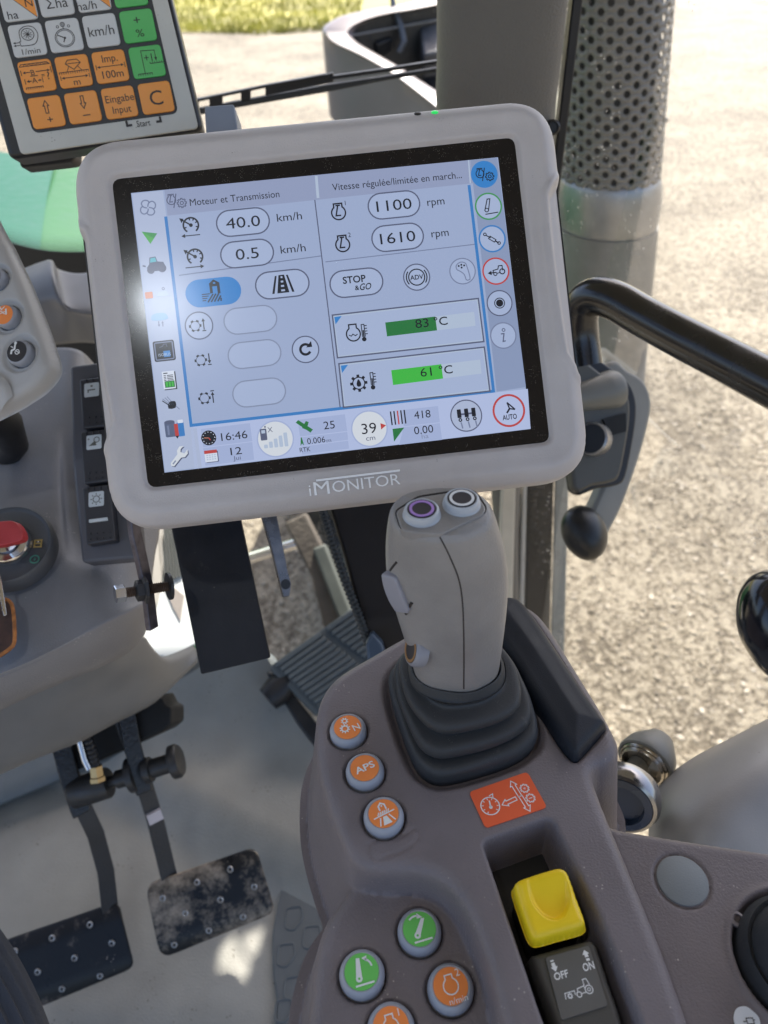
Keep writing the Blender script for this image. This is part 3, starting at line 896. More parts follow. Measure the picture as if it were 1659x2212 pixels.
def utitle(p):
    p.o(507, 428); p.text('Moteur et Transmission', (0, 0), 15, u_ink, 5, wid=192)
    p.o(858, 391); p.text('Vitesse régulée/limitée en march...', (0, 0), 15, u_ink, 5, wid=285)
ui(utitle, 'title_text')
def engine(p, x, y, k, m, L=6, wd=3.2):
    p.o(x, y, k)
    p.line([(-9, 9), (-9, 17), (9, 17), (9, 9)], wd, m, L)
    p.arc((0, -3), 15, 122, 418, wd, m, L, 30)
    p.line([(-5, 13), (5, 13)], wd, m, L)
    p.line([(0, 13), (-6, -9), (5, -9)], wd, m, L)
def eng_gear(p, x, y, k, m):
    engine(p, x - 10 * k, y - 3 * k, k * .62, m, 6, 3.4)
    p.o(x, y, k); p.line([(-6, -15), (2, 15)], 2.2, m, 6)
    p.gear((12, -6), 10, 8, m, 6, wd=2); p.ring((12, -6), 3.4, 2, m, 6)
ui(lambda p: eng_gear(p, 380, 434, 1.0, u_grey), 'engine_gear_icon')
def gauge(p, x, y, back):
    p.o(x, y)
    p.arc((3, 4), 16, -55, 235, 3.6, u_ink, 6, 30)
    for a in (-20, 25, 62, 98, 200):
        c, s_ = math.cos(R(a)), math.sin(R(a)); p.line([(3 + 15 * c, 4 + 15 * s_), (3 + 10.5 * c, 4 + 10.5 * s_)], 2.6, u_ink, 6)
    p.disc((3, 4), 4, u_ink, 6, 16)
    p.line([(3, 4), (-15, 17)], 3, u_ink, 7)
    p.poly([(-20, 21), (-11, 19), (-16, 10)], u_ink, 7)
    if back: p.arrow((20, -18), (-20, -18), 2, 8, u_ink, 6)
    else: p.arrow((-20, -18), (20, -18), 2, 8, u_ink, 6)
ui(lambda p: gauge(p, 410, 491, True), 'speed_gauge_icon'); ui(lambda p: gauge(p, 419, 559, False), 'speed_gauge_icon')
def upill(x, y, t, w=113, h=56, ts=22, wd=3.0, line=None, fill=None):
    def f(p):
        p.o(x, y)
        p.poly(p.pill((0, 0), w, h), fill or u_field, 5)
        p.line(p.pill((0, 0), w, h), wd, line or u_grey, 6, True)
        if t: p.text(t, (0, 0), ts + 1.5, u_ink, 7, sx=1.3)
    ui(f, 'value_field' if t else 'empty_field')
upill(525, 480, '40.0'); upill(534, 548, '0.5'); upill(851, 443, '1100'); upill(859, 513, '1610')
for x, y in ((541, 691), (550, 765), (560, 848)): upill(x, y, None, line=u_mut, wd=2.6)
for ux, uy, ut in ((625, 468, 'km/h'), (633, 537, 'km/h'), (941, 435, 'rpm'), (950, 503, 'rpm')):
    ui(lambda p: p.o(ux, uy).text(ut, (0, 0), 17, u_ink, 6, wid=54 if ut != 'rpm' else 38), 'unit_text')
for i, (x, y) in enumerate(((732, 457), (741, 526))):
    def f(p, x=x, y=y, i=i):
        engine(p, x - 1, y, 1.0, u_ink); p.o(x, y); p.text(str(i + 1), (16, 17), 10, u_ink, 6)
    ui(f, 'engine_icon')
def fieldbtn(p):
    p.o(461, 631); p.poly(p.pill((0, 0), 119, 60), u_azure, 5)
    p.poly([(-7, 8), (-7, 19), (3, 27), (15, 19), (15, -4), (9, -4), (9, 12), (-1, 12), (-1, -2), (-7, -3)], u_ink, 6)
    p.rect((4, 19), 5, 3.5, u_azure, 7)
    for k in range(4): p.line([(-25, -3 - 4.5 * k), (-8 - 3 * k, -3 - 4.5 * k)], 2.2, u_ink, 6)
    for k in range(5): p.line([(-14 + 7 * k, -21), (-1 + 6 * k if k < 3 else 15, -4 if k < 3 else -9 - 5 * (k - 3))], 3.2, u_ink, 6)
ui(fieldbtn, 'field_mode_button')
def road(p):
    p.o(610, 614); p.poly(p.pill((0, 0), 115, 58), u_field, 5); p.line(p.pill((0, 0), 115, 58), 3, u_grey, 6, True)
    p.poly([(-6, 20), (6, 20), (13, -19), (-13, -19)], u_ink, 7)
    p.poly([(-14, 19), (-10, 19), (-19, -19), (-24, -19)], u_ink, 7); p.poly([(10, 19), (14, 19), (24, -19), (19, -19)], u_ink, 7)
    for k in range(4): p.rect((0, 15 - 9.5 * k), 4 + 1.4 * k, 4, u_field, 8)
ui(road, 'road_mode_button')
def stopgo(p):
    p.o(770, 611); p.poly(p.pill((0, 0), 115, 58), u_field, 5); p.line(p.pill((0, 0), 115, 58), 3, u_grey, 6, True)
    p.text('STOP', (-4, 8), 15, u_ink, 7, bold=.02, wid=50); p.text('&', (0, -11), 10, u_ink, 7, bold=.02); p.text('GO', (17, -10), 14, u_ink, 7, shear=.25, bold=.015, wid=25)
ui(stopgo, 'stop_go_button')
def adv(p):
    p.o(900, 599); p.disc((0, 0), 28.5, u_field, 5); p.ring((0, 0), 28.5, 2.6, u_grey, 6); p.ring((0, 0), 17.5, 2.6, u_ink, 7)
    p.text('ADV', (0, 0), 10, u_ink, 8, bold=.02, wid=29)
    p.arc((0, 0), 22.5, -38, 38, 2.6, u_ink, 7); p.arc((0, 0), 22.5, 142, 218, 2.6, u_ink, 7)
ui(adv, 'adv_button')
def joy(p):
    p.o(999, 586); p.disc((0, 0), 28, u_field, 5); p.ring((0, 0), 28, 2.4, u_line, 6)
    p.line(smooth([(-12, 14), (-2, 20), (8, 17), (11, 8), (14, -8), (14, -19), (6, -20), (3, -8), (-5, 0), (-12, 5)], 3), 2.2, u_line, 7, True)
    for a, b in ((-7, 12), (-1, 14), (5, 12), (-1, 8)): p.disc((a, b), 2.2, u_ink, 7, 10)
ui(joy, 'joystick_icon')
def gearud(x, y, kind, circ):
    def f(p):
        p.o(x, y)
        if circ: p.disc((4, 0), 29, u_field, 5); p.ring((4, 0), 29, 2.6, u_grey, 6)
        p.gear((-4, 0), 13.5, 6, u_ink, 7, hole=.68, th=.24)
        if kind == 0: p.arrow((14, -10), (14, 15), 2.4, 7, u_ink, 7); p.line([(10, -12), (18, -12)], 2.2, u_ink, 7)
        if kind == 1: p.arrow((14, 13), (14, -9), 2.4, 7, u_ink, 7); p.line([(10, -11), (18, -11)], 2.2, u_ink, 7)
        if kind == 2: p.arrow((14, -12), (14, 12), 2.4, 7, u_ink, 7); p.line([(10, 14), (18, 14)], 2.2, u_ink, 7)
    ui(f, 'gear_button' if circ else 'gear_icon')
gearud(426, 704, 0, True); gearud(438, 778, 1, False); gearud(446, 860, 2, False)
def refresh(p):
    p.o(660, 755); p.disc((0, 0), 28.5, u_field, 5); p.ring((0, 0), 28.5, 2.6, u_grey, 6)
    p.arc((0, 0), 11, 50, 330, 5.5, u_ink, 7); p.poly([(2, 4), (15, 4), (14, 17)], u_ink, 7)
ui(refresh, 'refresh_button')
def tbox(q4, bar, mid, light, m, t, icon):
    def f(p):
        p.pxpoly(q4, u_lb, 5)
        c = [(a[0] + (3.5 if i in (0, 3) else -3.5), a[1] + (4 if i < 2 else -4)) for i, a in enumerate(q4)]
        p.pxpoly(c, u_field, 5.5); p.pxline(q4, 3.2, u_grey, 6, True)
        p.pxpoly([(q4[0][0] + 4, q4[0][1] + 4), (q4[0][0] + 20, q4[0][1] + 2), (q4[0][0] + 7, q4[0][1] + 20)], u_azure, 7)
        (x0, y0), (x1, y1), (x2, y2), (x3, y3) = bar
        p.pxpoly(light, u_lb, 7); p.pxpoly(bar, m, 8)
        p.o(*mid); p.text(t, (0, 0), 19, u_ink, 9, 'l', sx=1.2); p.text('°C', (41, 0), 18, u_ink, 9, 'l', sx=1.15, bold=.008)
    ui(f, 'temperature_box')
tbox([(718, 681), (1033, 645), (1045, 738), (729, 773)], [(832, 697), (940, 684), (944, 714), (836, 727)], (897, 700), [(940, 684), (1024, 674), (1027, 704), (944, 714)], u_g1, '83', 0)
tbox([(732, 786), (1046, 750), (1058, 845), (742, 880)], [(845, 800), (953, 787), (957, 818), (849, 832)], (908, 805), [(953, 787), (1037, 777), (1040, 807), (957, 818)], u_g2, '61', 1)
def thermo(p, x, y):
    p.o(x, y); p.line([(-3, -10), (-3, 17), (3, 17), (3, -10)], 2, u_ink, 8); p.disc((0, -15), 5, u_ink, 8, 14); p.line([(0, -12), (0, 5)], 3, u_ink, 8)
    for k in range(4): p.line([(4, 14 - 6 * k), (9, 14 - 6 * k)], 2, u_ink, 8)
def coolant(p):
    p.o(763, 719); p.line([(-8, 10), (-8, 18), (8, 18), (8, 10)], 3, u_ink, 8); p.arc((0, -3), 15, 120, 420, 3, u_ink, 8, 30)
    p.line([(-10, -4), (-5, -7), (-1, -3), (4, -7), (9, -4)], 2, u_ink, 8); thermo(p, 785, 718)
ui(coolant, 'coolant_icon')
def oil(p):
    p.o(775, 828); p.gear((0, 0), 19, 8, u_ink, 8, hole=.62, th=.25)
    p.poly(smooth([(0, 9), (5, -1), (3, -7), (-3, -7), (-5, -1)], 3), u_ink, 8); thermo(p, 804, 822)
ui(oil, 'oil_icon')
def rbtn(x, y, r, ringm, fill, fn, wd=3.4):
    def f(p):
        p.o(x, y); p.disc((0, 0), r, fill, 5); p.ring((0, 0), r, wd, ringm, 6); fn(p)
    ui(f, 'page_button')
rbtn(1046, 377, 28, u_azure, u_azure, lambda p: eng_gear(p, 1046, 377, .95, u_ink))
def arm_i(p):
    p.line([(-9, -8), (-1, 16), (5, 16), (-1, -9)], 2.2, u_ink, 7, True); p.disc((-5, -8), 5, u_ink, 7, 14); p.disc((-5, -8), 3, u_field, 8, 12); p.line([(-9, -17), (20, -15)], 2.2, u_ink, 7)
rbtn(1055, 446, 28.5, u_g3, u_field, arm_i)
def cyl_i(p):
    p.ring((-15, 11), 3, 2, u_ink, 7, 12); p.line([(-13, 9), (-3, 2)], 2.4, u_ink, 7); p.line([(-4, 6), (8, -3), (4, -8), (-8, 1)], 2, u_ink, 7, True); p.line([(6, -5), (13, -11)], 3, u_ink, 7); p.ring((14, -11), 3, 2, u_ink, 7, 12)
rbtn(1063, 516, 28.5, u_blue, u_field, cyl_i)
def trac_i(p):
    p.arrow((0, -3), (-19, -3), 2.4, 9, u_ink, 7); p.line([(-6, -4), (-6, 2), (5, 4), (7, 11), (15, 11), (15, 0)], 2.2, u_ink, 7); p.ring((14, -2), 5.5, 2.4, u_ink, 7, 18); p.ring((-2, -6), 3.6, 2, u_ink, 7, 16); p.line([(2, -5), (9, -4)], 2, u_ink, 7)
rbtn(1071, 586, 28.5, u_red, u_field, trac_i)
rbtn(1079, 655, 27.5, u_grey, u_field, lambda p: (p.ring((0, 0), 11, 2, u_ink, 7), p.disc((0, 0), 8, u_ink, 8)), 2.6)
rbtn(1087, 725, 28, u_line, u_field, lambda p: (p.ring((2, 12), 3.2, 1.8, u_grey, 7, 14), p.line([(-5, 4), (2, 4), (-2, -13), (4, -12)], 2.6, u_grey, 7)), 2.6)
def auto_i(p):
    p.line([(-2, 18), (2, 4), (14, 1)], 3, u_ink, 7); p.line([(-2, 18), (14, 1)], 3, u_ink, 7); p.line([(2, 4), (-5, -5)], 4, u_ink, 7); p.text('AUTO', (0, -14), 11, u_ink, 7, bold=.02, wid=32)
rbtn(1099, 887, 34, u_red, u_bot, auto_i, 4.5)
def impl_i(p):
    for k in (-15, 1, 17): p.rect((k, 6), 9, 19, u_ink, 7, 2); p.ring((k + 1, -8), 3, 2.4, u_ink, 7, 12); p.line([(k + 2, -13), (k + 4, -27)], 3, u_line, 7)
    p.line([(-15, 4), (17, 4)], 4, u_grey, 6.5)
rbtn(1007, 898, 34, u_grey, u_left, impl_i, 2.6)
for q4 in ([(434, 927), (540, 914), (545, 953), (439, 966)], [(439, 968), (545, 955), (549, 993), (444, 1006)], [(643, 907), (745, 895), (750, 931), (648, 943)], [(648, 945), (750, 933), (752, 950), (650, 963)],
               [(650, 965), (752, 952), (754, 969), (653, 982)], [(868, 886), (946, 877), (950, 912), (872, 921)], [(872, 923), (950, 914), (955, 950), (862, 961)]): ui(lambda p: p.pxpoly(q4, u_cell, 4), 'status_cell')
def clock(p):
    p.o(451, 946); p.disc((0, 0), 16, u_ink, 6)
    for k in range(12): a = R(30 * k); p.disc((12.5 * math.cos(a), 12.5 * math.sin(a)), 1.1, u_white, 7, 6)
    p.line([(0, 0), (-10, 1)], 1.6, u_orange, 7); p.line([(0, 0), (3, -5)], 2.2, u_red, 7); p.o(506, 941); p.text('16:46', (0, 0), 17, u_ink, 6, wid=56)
ui(clock, 'clock_icon')
def cal(p):
    p.o(456, 985); p.rect((2, -2), 27, 24, u_grey, 5.5, 2); p.rect((0, -1), 27, 23, u_white, 6, 2); p.rect((0, 9), 27, 7, u_red, 7, 1)
    for i in range(4):
        for j in range(3): p.rect((-8 + 5.5 * i, 2 - 4.5 * j), 3.6, 2.6, u_lb, 7)
    p.o(510, 974); p.text('12', (0, 0), 16, u_ink, 6, wid=24); p.o(512, 989); p.text('Jui', (0, 0), 9, u_grey, 6, wid=16)
ui(cal, 'calendar_icon')
def sig(p):
    p.o(595, 948); p.disc((0, 0), 38, u_cream, 5); p.ring((0, 0), 38.5, 3, u_cell, 6)
    for k in range(5): p.rect((-22 + 11 * k, -14 + 2.5 * k), 8, 8 + 5.5 * k, u_lb, 6, 2)
    p.rect((-24, 12), 14, 25, u_grey, 7, 2.5); p.rect((-24, 18), 8, 7, u_lb, 8, 1); p.line([(-19, 26), (-19, 30)], 3, u_grey, 7); p.text('X', (-9, 21), 11, u_grey, 7)
ui(sig, 'signal_icon')
def sat(p):
    for L_, q4 in ((6, [(-18, 10), (-12, 15), (17, -9), (11, -15)]), (7, [(-6, -3), (4, 11), (10, 8), (3, -8)])): p.o(658, 921).poly(q4, u_g1, L_)
    p.o(711, 918); p.text('25', (0, 0), 17, u_ink, 6, wid=24)
    p.o(652, 954); p.poly([(-4, -9), (-1, 9), (1, 9), (4, -9), (0, -4)], u_g1, 6)
    p.o(683, 951); p.text('0.006', (0, 0), 13, u_ink, 6, wid=39); p.o(710, 949); p.text('m', (0, -2), 9, u_grey, 6, wid=10)
    p.o(659, 971); p.text('RTK', (0, 0), 10, u_ink, 6, wid=23)
ui(sat, 'satellite_icon')
def off39(p):
    p.o(798, 926); p.disc((0, 0), 38, u_cream, 5); p.ring((0, 0), 38.5, 3, u_cell, 6); p.text('39', (-1, 1), 23, u_ink, 7, wid=32); p.text('cm', (0, -20), 11, u_grey, 7, wid=20)
    p.poly([(25, 9), (37, 3), (25, -5)], u_red, 7)
ui(off39, 'offset_dial')
def bars(p):
    p.o(860, 902)
    for k in range(5): p.line([(-15 + 7.5 * k, 15), (-15 + 7.5 * k, -15)], 3, u_red if k == 2 else u_ink, 6)
    p.o(912, 895); p.text('418', (0, 0), 17, u_ink, 6, wid=36)
    p.o(861, 937); p.poly([(-12, 12), (14, 12), (-12, -16)], u_g1, 6)
    p.o(915, 928); p.text('0.00', (0, 0), 17, u_ink, 6, wid=42); p.o(918, 942); p.text('ha', (0, 0), 10, u_mut, 6, wid=15)
ui(bars, 'area_icon')
# left column
def swirl(p):
    p.o(320, 449)
    for a in range(4): 
        p.o(320, 449, 1, 90 * a + 10); p.line(smooth([(0, 2), (4, 9), (12, 11), (17, 5), (15, -3), (9, -6)], 3, False), 2.6, u_line, 6)
ui(swirl, 'fan_icon')
ui(lambda p: p.o(325, 510).poly([(-17, 11), (15, 4), (-2, -17)], u_g3, 6).poly([(-17, 11), (7, -6), (-2, -17)], ui_mat('ui_green_mid', '55b05c'), 7), 'arrow_icon')
def tr(p):
    p.o(333, 572); p.poly([(-10, 2), (-8, 16), (5, 17), (8, 6), (20, 4), (24, -6), (14, -14), (-6, -14), (-16, -6)], u_grey, 6); p.poly([(-8, 5), (-6, 14), (4, 15), (6, 6)], u_teal, 7)
    p.disc((-8, -11), 8, u_grey, 7, 20); p.disc((16, -9), 9, u_grey, 7, 20); p.line([(-18, -2), (-24, 0)], 3, u_grey, 6)
ui(tr, 'tractor_icon')
def pts_i(p):
    p.o(322, 638); p.rect((0, 0), 16, 14, u_orange, 6, 2); p.o(352, 634); p.poly([(-8, 4), (8, 6), (14, -6), (-14, -6)], u_lb, 6); p.ring((2, 10), 2.5, 1.5, u_line, 7, 10)
ui(pts_i, 'marker_icon')
def cloud(p):
    p.o(345, 688); p.poly(smooth([(-18, 0), (-14, 9), (0, 12), (14, 9), (18, 0), (12, -4), (-12, -4)], 3), ui_mat('ui_cloud', '93b9df'), 6); p.arrow((-3, -6), (-3, -18), 2, 5, u_line, 6); p.arrow((5, -18), (5, -6), 2, 5, u_line, 6)
ui(cloud, 'cloud_icon')
def isob(p):
    p.o(355, 758); p.rect((0, 0), 45, 44, u_ink, 6, 5); p.rect((0, 0), 40, 39, u_line, 6.5, 4); p.rect((0, 0), 35, 34, u_ink, 7, 1); p.rect((5, -7), 14, 13, u_azure, 8)
    p.line([(-9, 8), (-2, 10), (0, 14), (6, 14), (7, 8)], 1.6, u_grey, 8); p.text('ISOBUS', (0, -8), 6, u_lb, 9, wid=26)
ui(isob, 'bus_icon')
def doc(p):
    p.o(365, 821); p.rect((2, -2), 27, 38, u_ink, 5.5); p.rect((0, 0), 26, 38, u_white, 6); p.rect((1, -9), 21, 14, u_g1, 7)
    for k in range(3): p.rect((-5 + 6 * k, -9), 4, 10, u_g2, 8)
    p.line([(-10, 15), (-1, 15)], 2.2, u_ink, 7)
    for k in range(4): p.line([(-10, 10 - 3.4 * k), (-5, 10 - 3.4 * k)], 1.6, u_ink, 7); p.line([(-3, 10 - 3.4 * k), (10, 10 - 3.4 * k)], 1.6, u_ink, 7)
ui(doc, 'report_icon')
def plo(p):
    p.o(369, 872)
    for k in range(3): p.line([(-16 + 5 * k, 12 + 2 * k), (-2 + 4 * k, -2)], 1.8, u_mut, 6)
    p.line([(-17, 8), (-4, -3)], 2, u_ink, 6); p.poly(smooth([(-6, -10), (-4, 3), (6, 5), (11, 2), (9, -10)], 2), u_ink, 6); p.line([(10, -6), (17, -14)], 2, u_mut, 6)
ui(plo, 'implement_icon')
def cylb(p):
    p.o(377, 926); p.rect((-9, 0), 22, 34, ui_mat('ui_steel', '5e6a88'), 6, 4); p.disc((-9, 15), 11, u_grey, 7, 20, 4); p.line([(-13, 8), (-13, -12)], 4, u_line, 7); p.rect((13, -3), 15, 30, u_blue, 6, 2); p.rect((4, -3), 8, 26, u_red, 7, 1); p.poly([(0, -16), (8, -16), (4, -22)], u_ink, 7)
    p.rect((14, 14), 11, 7, u_white, 7, 1)
ui(cylb, 'storage_icon')
def wrench(p):
    sh = [(-19, -19), (-13, -21), (4, -4), (12, -4), (19, 3), (19, 12), (12, 4), (4, 8), (5, 14), (12, 20), (3, 20), (-3, 12), (-3, 4), (-19, -13)]
    p.o(387, 985); p.poly([(a + 2, b - 2) for a, b in sh], u_grey, 5.5); p.poly(sh, u_cream, 6); p.line([(-15, -16), (-8, -9)], 3, u_mut, 7)
ui(wrench, 'wrench_icon')
# print on the casing
m_print = mat('white_print', (.93, .94, .95), .5, var=0)
CF = MF.up(.0009); CF.s = SF.s
def hugged(frame, tree, pr, name, parent, lift=.0011):
    """Lay print on a curved surface: move every point along the frame's normal onto it."""
    n = frame.n
    V = []
    for v in pr.v:
        v = Vector(v); l, nn, i, d = tree.ray_cast(v + n * .05, -n)
        V.append(tuple((l if l is not None else v) + n * lift))
    pr.v = V
    return pr.build(name, parent)
tcase = bvh(case)
p = Pr(CF)
p.o(767, 1047); p.text('i', (-97, 0), 25, m_print, 1); p.text('M', (-72, 2), 29, m_print, 1, wid=33); p.text('ONITOR', (24, 1), 24, m_print, 1, wid=146)
pp_ = Pr(CF); pp_.o(767, 1047)
hugged(CF, tcase, p, 'name_lettering', mon)
p = Pr(CF); p.o(774, 1027)
for k in range(12): p.line([(-91 + 15.1 * k, 0), (-91 + 15.1 * (k + 1), 0)], 4.5, m_print, 1)
hugged(CF, tcase, p, 'name_overline', mon)
for nm, x, y, mt in (('sensor_dot', 902, 246, m_black), ('status_light', 939, 243, None)):
    if mt is None:
        mt = mat('green_led', (.02, .4, .08), .3, var=0); bb = mt.node_tree.nodes['Principled BSDF']
        bb.inputs['Emission Color'].default_value = (.02, .7, .12, 1); bb.inputs['Emission Strength'].default_value = .9 * KE
    l, nn = hit(tcase, x, y)
    MB().lathe(l, nn, [(.0024, -.001), (.0024, .0004), (.0014, .0009), (0, .001)], 20).build(nm, mt, mon)

# ------------------------------------------------------------------ keypad terminal behind it
tx = MC @ Vector((1.039, .1884, -.0899)); ty = MC @ Vector((-.1605, .8963, .2475))
TF = Fr(CAM + MC @ Vector((-.27065, .32084, -.61343)), tx, tx.cross(ty))
TF.s = .0275 * 1.0597 / 79.5
term = thing('keypad_terminal', 'white keypad box with orange, white and green keys behind the monitor', 'keypad', TF.P(240, 340, -.04))
plate = [(44.6, 334), (429, 277), (351, -45), (-52, -20)]
plq = rpoly([TF.q(*c) for c in plate], .004, 4)
m_tw = mat('yellowed_white_plastic', (.56, .56, .52), .4, var=.06, vscale=25, dust=.3, dscale=400, dcol=(.2, .17, .12), bump=.05)
hous = rpoly([TF.q(*c, -.004) for c in ((21, 345), (440, 283), (362, -45), (-80, -20))], .006, 4)
MB().prism([TF.p(u, v, -.0015) for u, v in hous], -TF.n * .032).build('housing', mat('black_case', (.018, .018, .02), .35, bump=.15), term, bev=.004)
MB().prism([TF.p(u, v, .0) for u, v in plq], -TF.n * .006).build('faceplate', m_tw, term, bev=.0008)
band = [(72, 289), (386, 245), (318, -45), (-20, -20)]
p = Pr(TF); p.o(200, 150)
mk = mat('key_surround', (.022, .024, .028), .45, var=0)
bq = rpoly([TF.q(*c) for c in band], .006, 5)
p._add(bq, [tuple(range(len(bq)))], mk, 4); p.build('black_surround', term)
m_ko, m_kw, m_kg, m_kk = mat('orange_key', (.88, .32, .05), .42, var=.03), mat('white_key', (.62, .63, .63), .42, var=.03), mat('green_key', (.09, .50, .12), .42, var=.03), mat('key_ink', (.03, .025, .025), .5, var=0)
TU = TF.up(.0018); TU.s = TF.s
kc = {}
for r_ in range(5):
    for c_ in range(4):
        x = 101.5 + c_ * 78.8 - r_ * 20.4 + c_ * r_ * .9 * .33; y = 243 - c_ * 10.35 - r_ * 77.6 + c_ * r_ * .1
        kc[(c_, r_)] = (x, y)
def key(c_, r_, m, fn, m2=None, lab=None):
    x, y = kc[(c_, r_)]
    u, v = TF.q(x, y); k = TF.s
    q = rpoly([(u - 35 * k, v - 31 * k), (u + 35 * k, v - 31 * k), (u + 35 * k, v + 31 * k), (u - 35 * k, v + 31 * k)], 9 * k, 5)
    o = MB().prism([TF.p(a, b, .0015) for a, b in q], -TF.n * .002).build('key', m, term, bev=.0005)
    if lab: o['label'] = lab
    p = Pr(TF, .0016); p.vy = .86; p.o(x, y); fn(p); p.build('key_print', o)
I = m_kk
key(0, 0, m_ko, lambda p: (p.oarrow((2, -3), (2, 26), 6, 12, 1.8, I), p.text('+', (4, -18), 18, I)))
key(1, 0, m_ko, lambda p: (p.oarrow((2, 26), (2, -3), 6, 12, 1.8, I), p.line([(-4, -19), (12, -19)], 2, I)))
key(2, 0, m_ko, lambda p: (p.text('Eingabe', (2, 10), 17, I, wid=62), p.text('Input', (2, -16), 17, I, wid=40)))
key(3, 0, m_ko, lambda p: p.text('C', (0, 0), 34, I, wid=28))
def kBA(p):
    p.line([(-32, 24), (32, 24)], 1.3, I); p.line([(-32, 24), (-28, 29), (26, 29), (32, 24)], 1.3, I)
    for k in range(6): p.line([(-24 + 9 * k, 24), (-20 + 9 * k, 29), (-15 + 9 * k, 24)], 1.1, I)
    p.arrow((-12, 10), (-28, 10), 1.5, 6, I); p.arrow((0, 10), (30, 10), 1.5, 6, I); p.line([(-31, 4), (-31, 16)], 1.4, I); p.line([(32, 4), (32, 18)], 1.4, I)
    p.text('B', (-7, 9), 12, I); p.line([(-14, 1), (2, 1)], 1.4, I); p.text('A', (-7, -9), 12, I); p.text('=', (13, 0), 10, I); p.text('?', (24, -2), 17, I)
    p.arrow((-13, -10), (-24, -10), 1.5, 6, I); p.arrow((0, -10), (8, -10), 1.5, 5, I); p.line([(-27, -16), (-27, -4)], 1.4, I); p.line([(10, -16), (10, -4)], 1.4, I)
    p.line([(-28, -24), (8, -24)], 1.4, I)
    for k in range(9): p.line([(-28 + 4.5 * k, -24), (-28 + 4.5 * k, -28)], 1.2, I)
key(0, 1, m_ko, kBA)
def kM(p):
    p.line([(-14, 18), (-8, 26), (12, 26), (18, 18), (2, 4)], 1.5, I, closed=True); p.line([(-14, 18), (18, 18)], 1.2, I); p.line([(-8, 12), (-14, 0)], 1.3, I); p.line([(10, 12), (18, 0)], 1.3, I)
    p.line([(-31, 0), (32, 0)], 1.4, I)
    for k in range(14): p.line([(-31 + 4.8 * k, 0), (-31 + 4.8 * k, -5)], 1.1, I)
    p.arrow((0, -13), (-28, -13), 1.5, 6, I); p.arrow((0, -13), (29, -13), 1.5, 6, I); p.line([(-30, -18), (-30, -8)], 1.4, I); p.line([(31, -18), (31, -8)], 1.4, I); p.text('m', (2, -24), 15, I)
key(1, 1, m_ko, kM)
def kImp(p):
    p.text('Imp.', (2, 19), 17, I, wid=33); p.arrow((0, 1), (-28, 1), 1.4, 6, I); p.arrow((0, 1), (29, 1), 1.4, 6, I); p.line([(-30, -5), (-30, 7)], 1.3, I); p.line([(31, -5), (31, 7)], 1.3, I); p.text('100m', (2, -17), 17, I, wid=45)
key(2, 1, m_ko, kImp)
def kP1(p):
    p.line([(-9, -26), (-9, 26), (20, 24), (20, 6)], 1.5, I); p.poly([(17, 8), (23, 8), (20, -1)], I); p.text('+1', (4, 9), 18, I, wid=17)
    for x0, y0 in ((6, -5), (-24, -26)):
        p.line([(x0, y0), (x0 + 31, y0)], 1.4, I)
        for k in range(7): p.line([(x0 + 5 * k, y0), (x0 + 5 * k, y0 + (4 if y0 > -20 else -5))], 1.2, I)
key(3, 1, m_kg, kP1)
def kFan(p):
    p.ring((3, 12), 13, 1.5, I); p.disc((3, 12), 3, I, 1, 14)
    for k in range(10): a = R(36 * k); p.line([(3 + 3 * math.cos(a), 12 + 3 * math.sin(a)), (3 + 10 * math.cos(a + .4), 12 + 10 * math.sin(a + .4))], 1.2, I)
    p.line(smooth([(-14, -2), (-14, 8), (-12, 22), (2, 30), (18, 26), (24, 10), (18, -6), (8, -12), (-16, -12)], 3, False), 1.5, I); p.line([(-16, -12), (-17, -2), (-14, -2)], 1.5, I)
    p.arrow((-18, -4), (-31, -4), 1.5, 5, I); p.arrow((-18, -10), (-31, -10), 1.5, 5, I); p.text('1/min', (2, -25), 13, I, wid=38)
key(0, 2, m_kw, kFan)
def kStop(p):
    p.ring((0, -6), 20, 1.5, I); p.ring((0, -6), 17, 1.1, I); p.ring((1, 24), 4.5, 1.4, I, 1, 18); p.ring((1, 24), 2, 1, I, 1, 12); p.ring((-10, 20), 2.6, 1.2, I, 1, 12); p.ring((13, 19), 2.6, 1.2, I, 1, 12)
    p.line([(0, -6), (-14, 2)], 2, I); p.line([(0, -6), (-4, -15)], 2.2, I); p.disc((0, -6), 2.6, I, 1, 12); p.line([(1, 15), (1, 20)], 1.6, I)
key(1, 2, m_kw, kStop)
key(2, 2, m_kw, lambda p: p.text('km/h', (0, 0), 22, I, wid=54))
key(3, 2, m_kg, lambda p: (p.text('+', (0, 13), 20, I), p.text('%', (1, -16), 17, I, wid=17)))
def half(p, t, up):
    p.poly([(33, 34), (-30, 34), (33, -33)], m_ko, .5); p.line([(-30, 34), (33, -33)], 1, I); p.text(t, (-16, -22), 18, I); p.text(up, (22, 0), 17, I)
key(0, 3, m_kw, lambda p: half(p, 'ha', 'N'))
key(1, 3, m_kw, lambda p: p.text('Σha', (2, -8), 22, I, wid=44))
key(2, 3, m_kw, lambda p: half(p, 'ha/h', ''))
key(3, 3, m_kg, lambda p: p.text('–', (0, 10), 20, I))
p = Pr(TF, .0003); p.o(310, 266)
p.text('Start', (0, 0), 13, I, wid=30); p.line([(-36, 9), (-36, -1), (-25, -1)], 5, I); p.line([(38, 9), (38, -1), (28, -1)], 5, I)
p.build('start_print', term)
MB().prism([TF.P(x, y, -.034) for x, y in ((40, 362), (160, 348), (160, 300), (40, 300))], -TF.n * .03).build('back_cover', m_black, term, bev=.004)
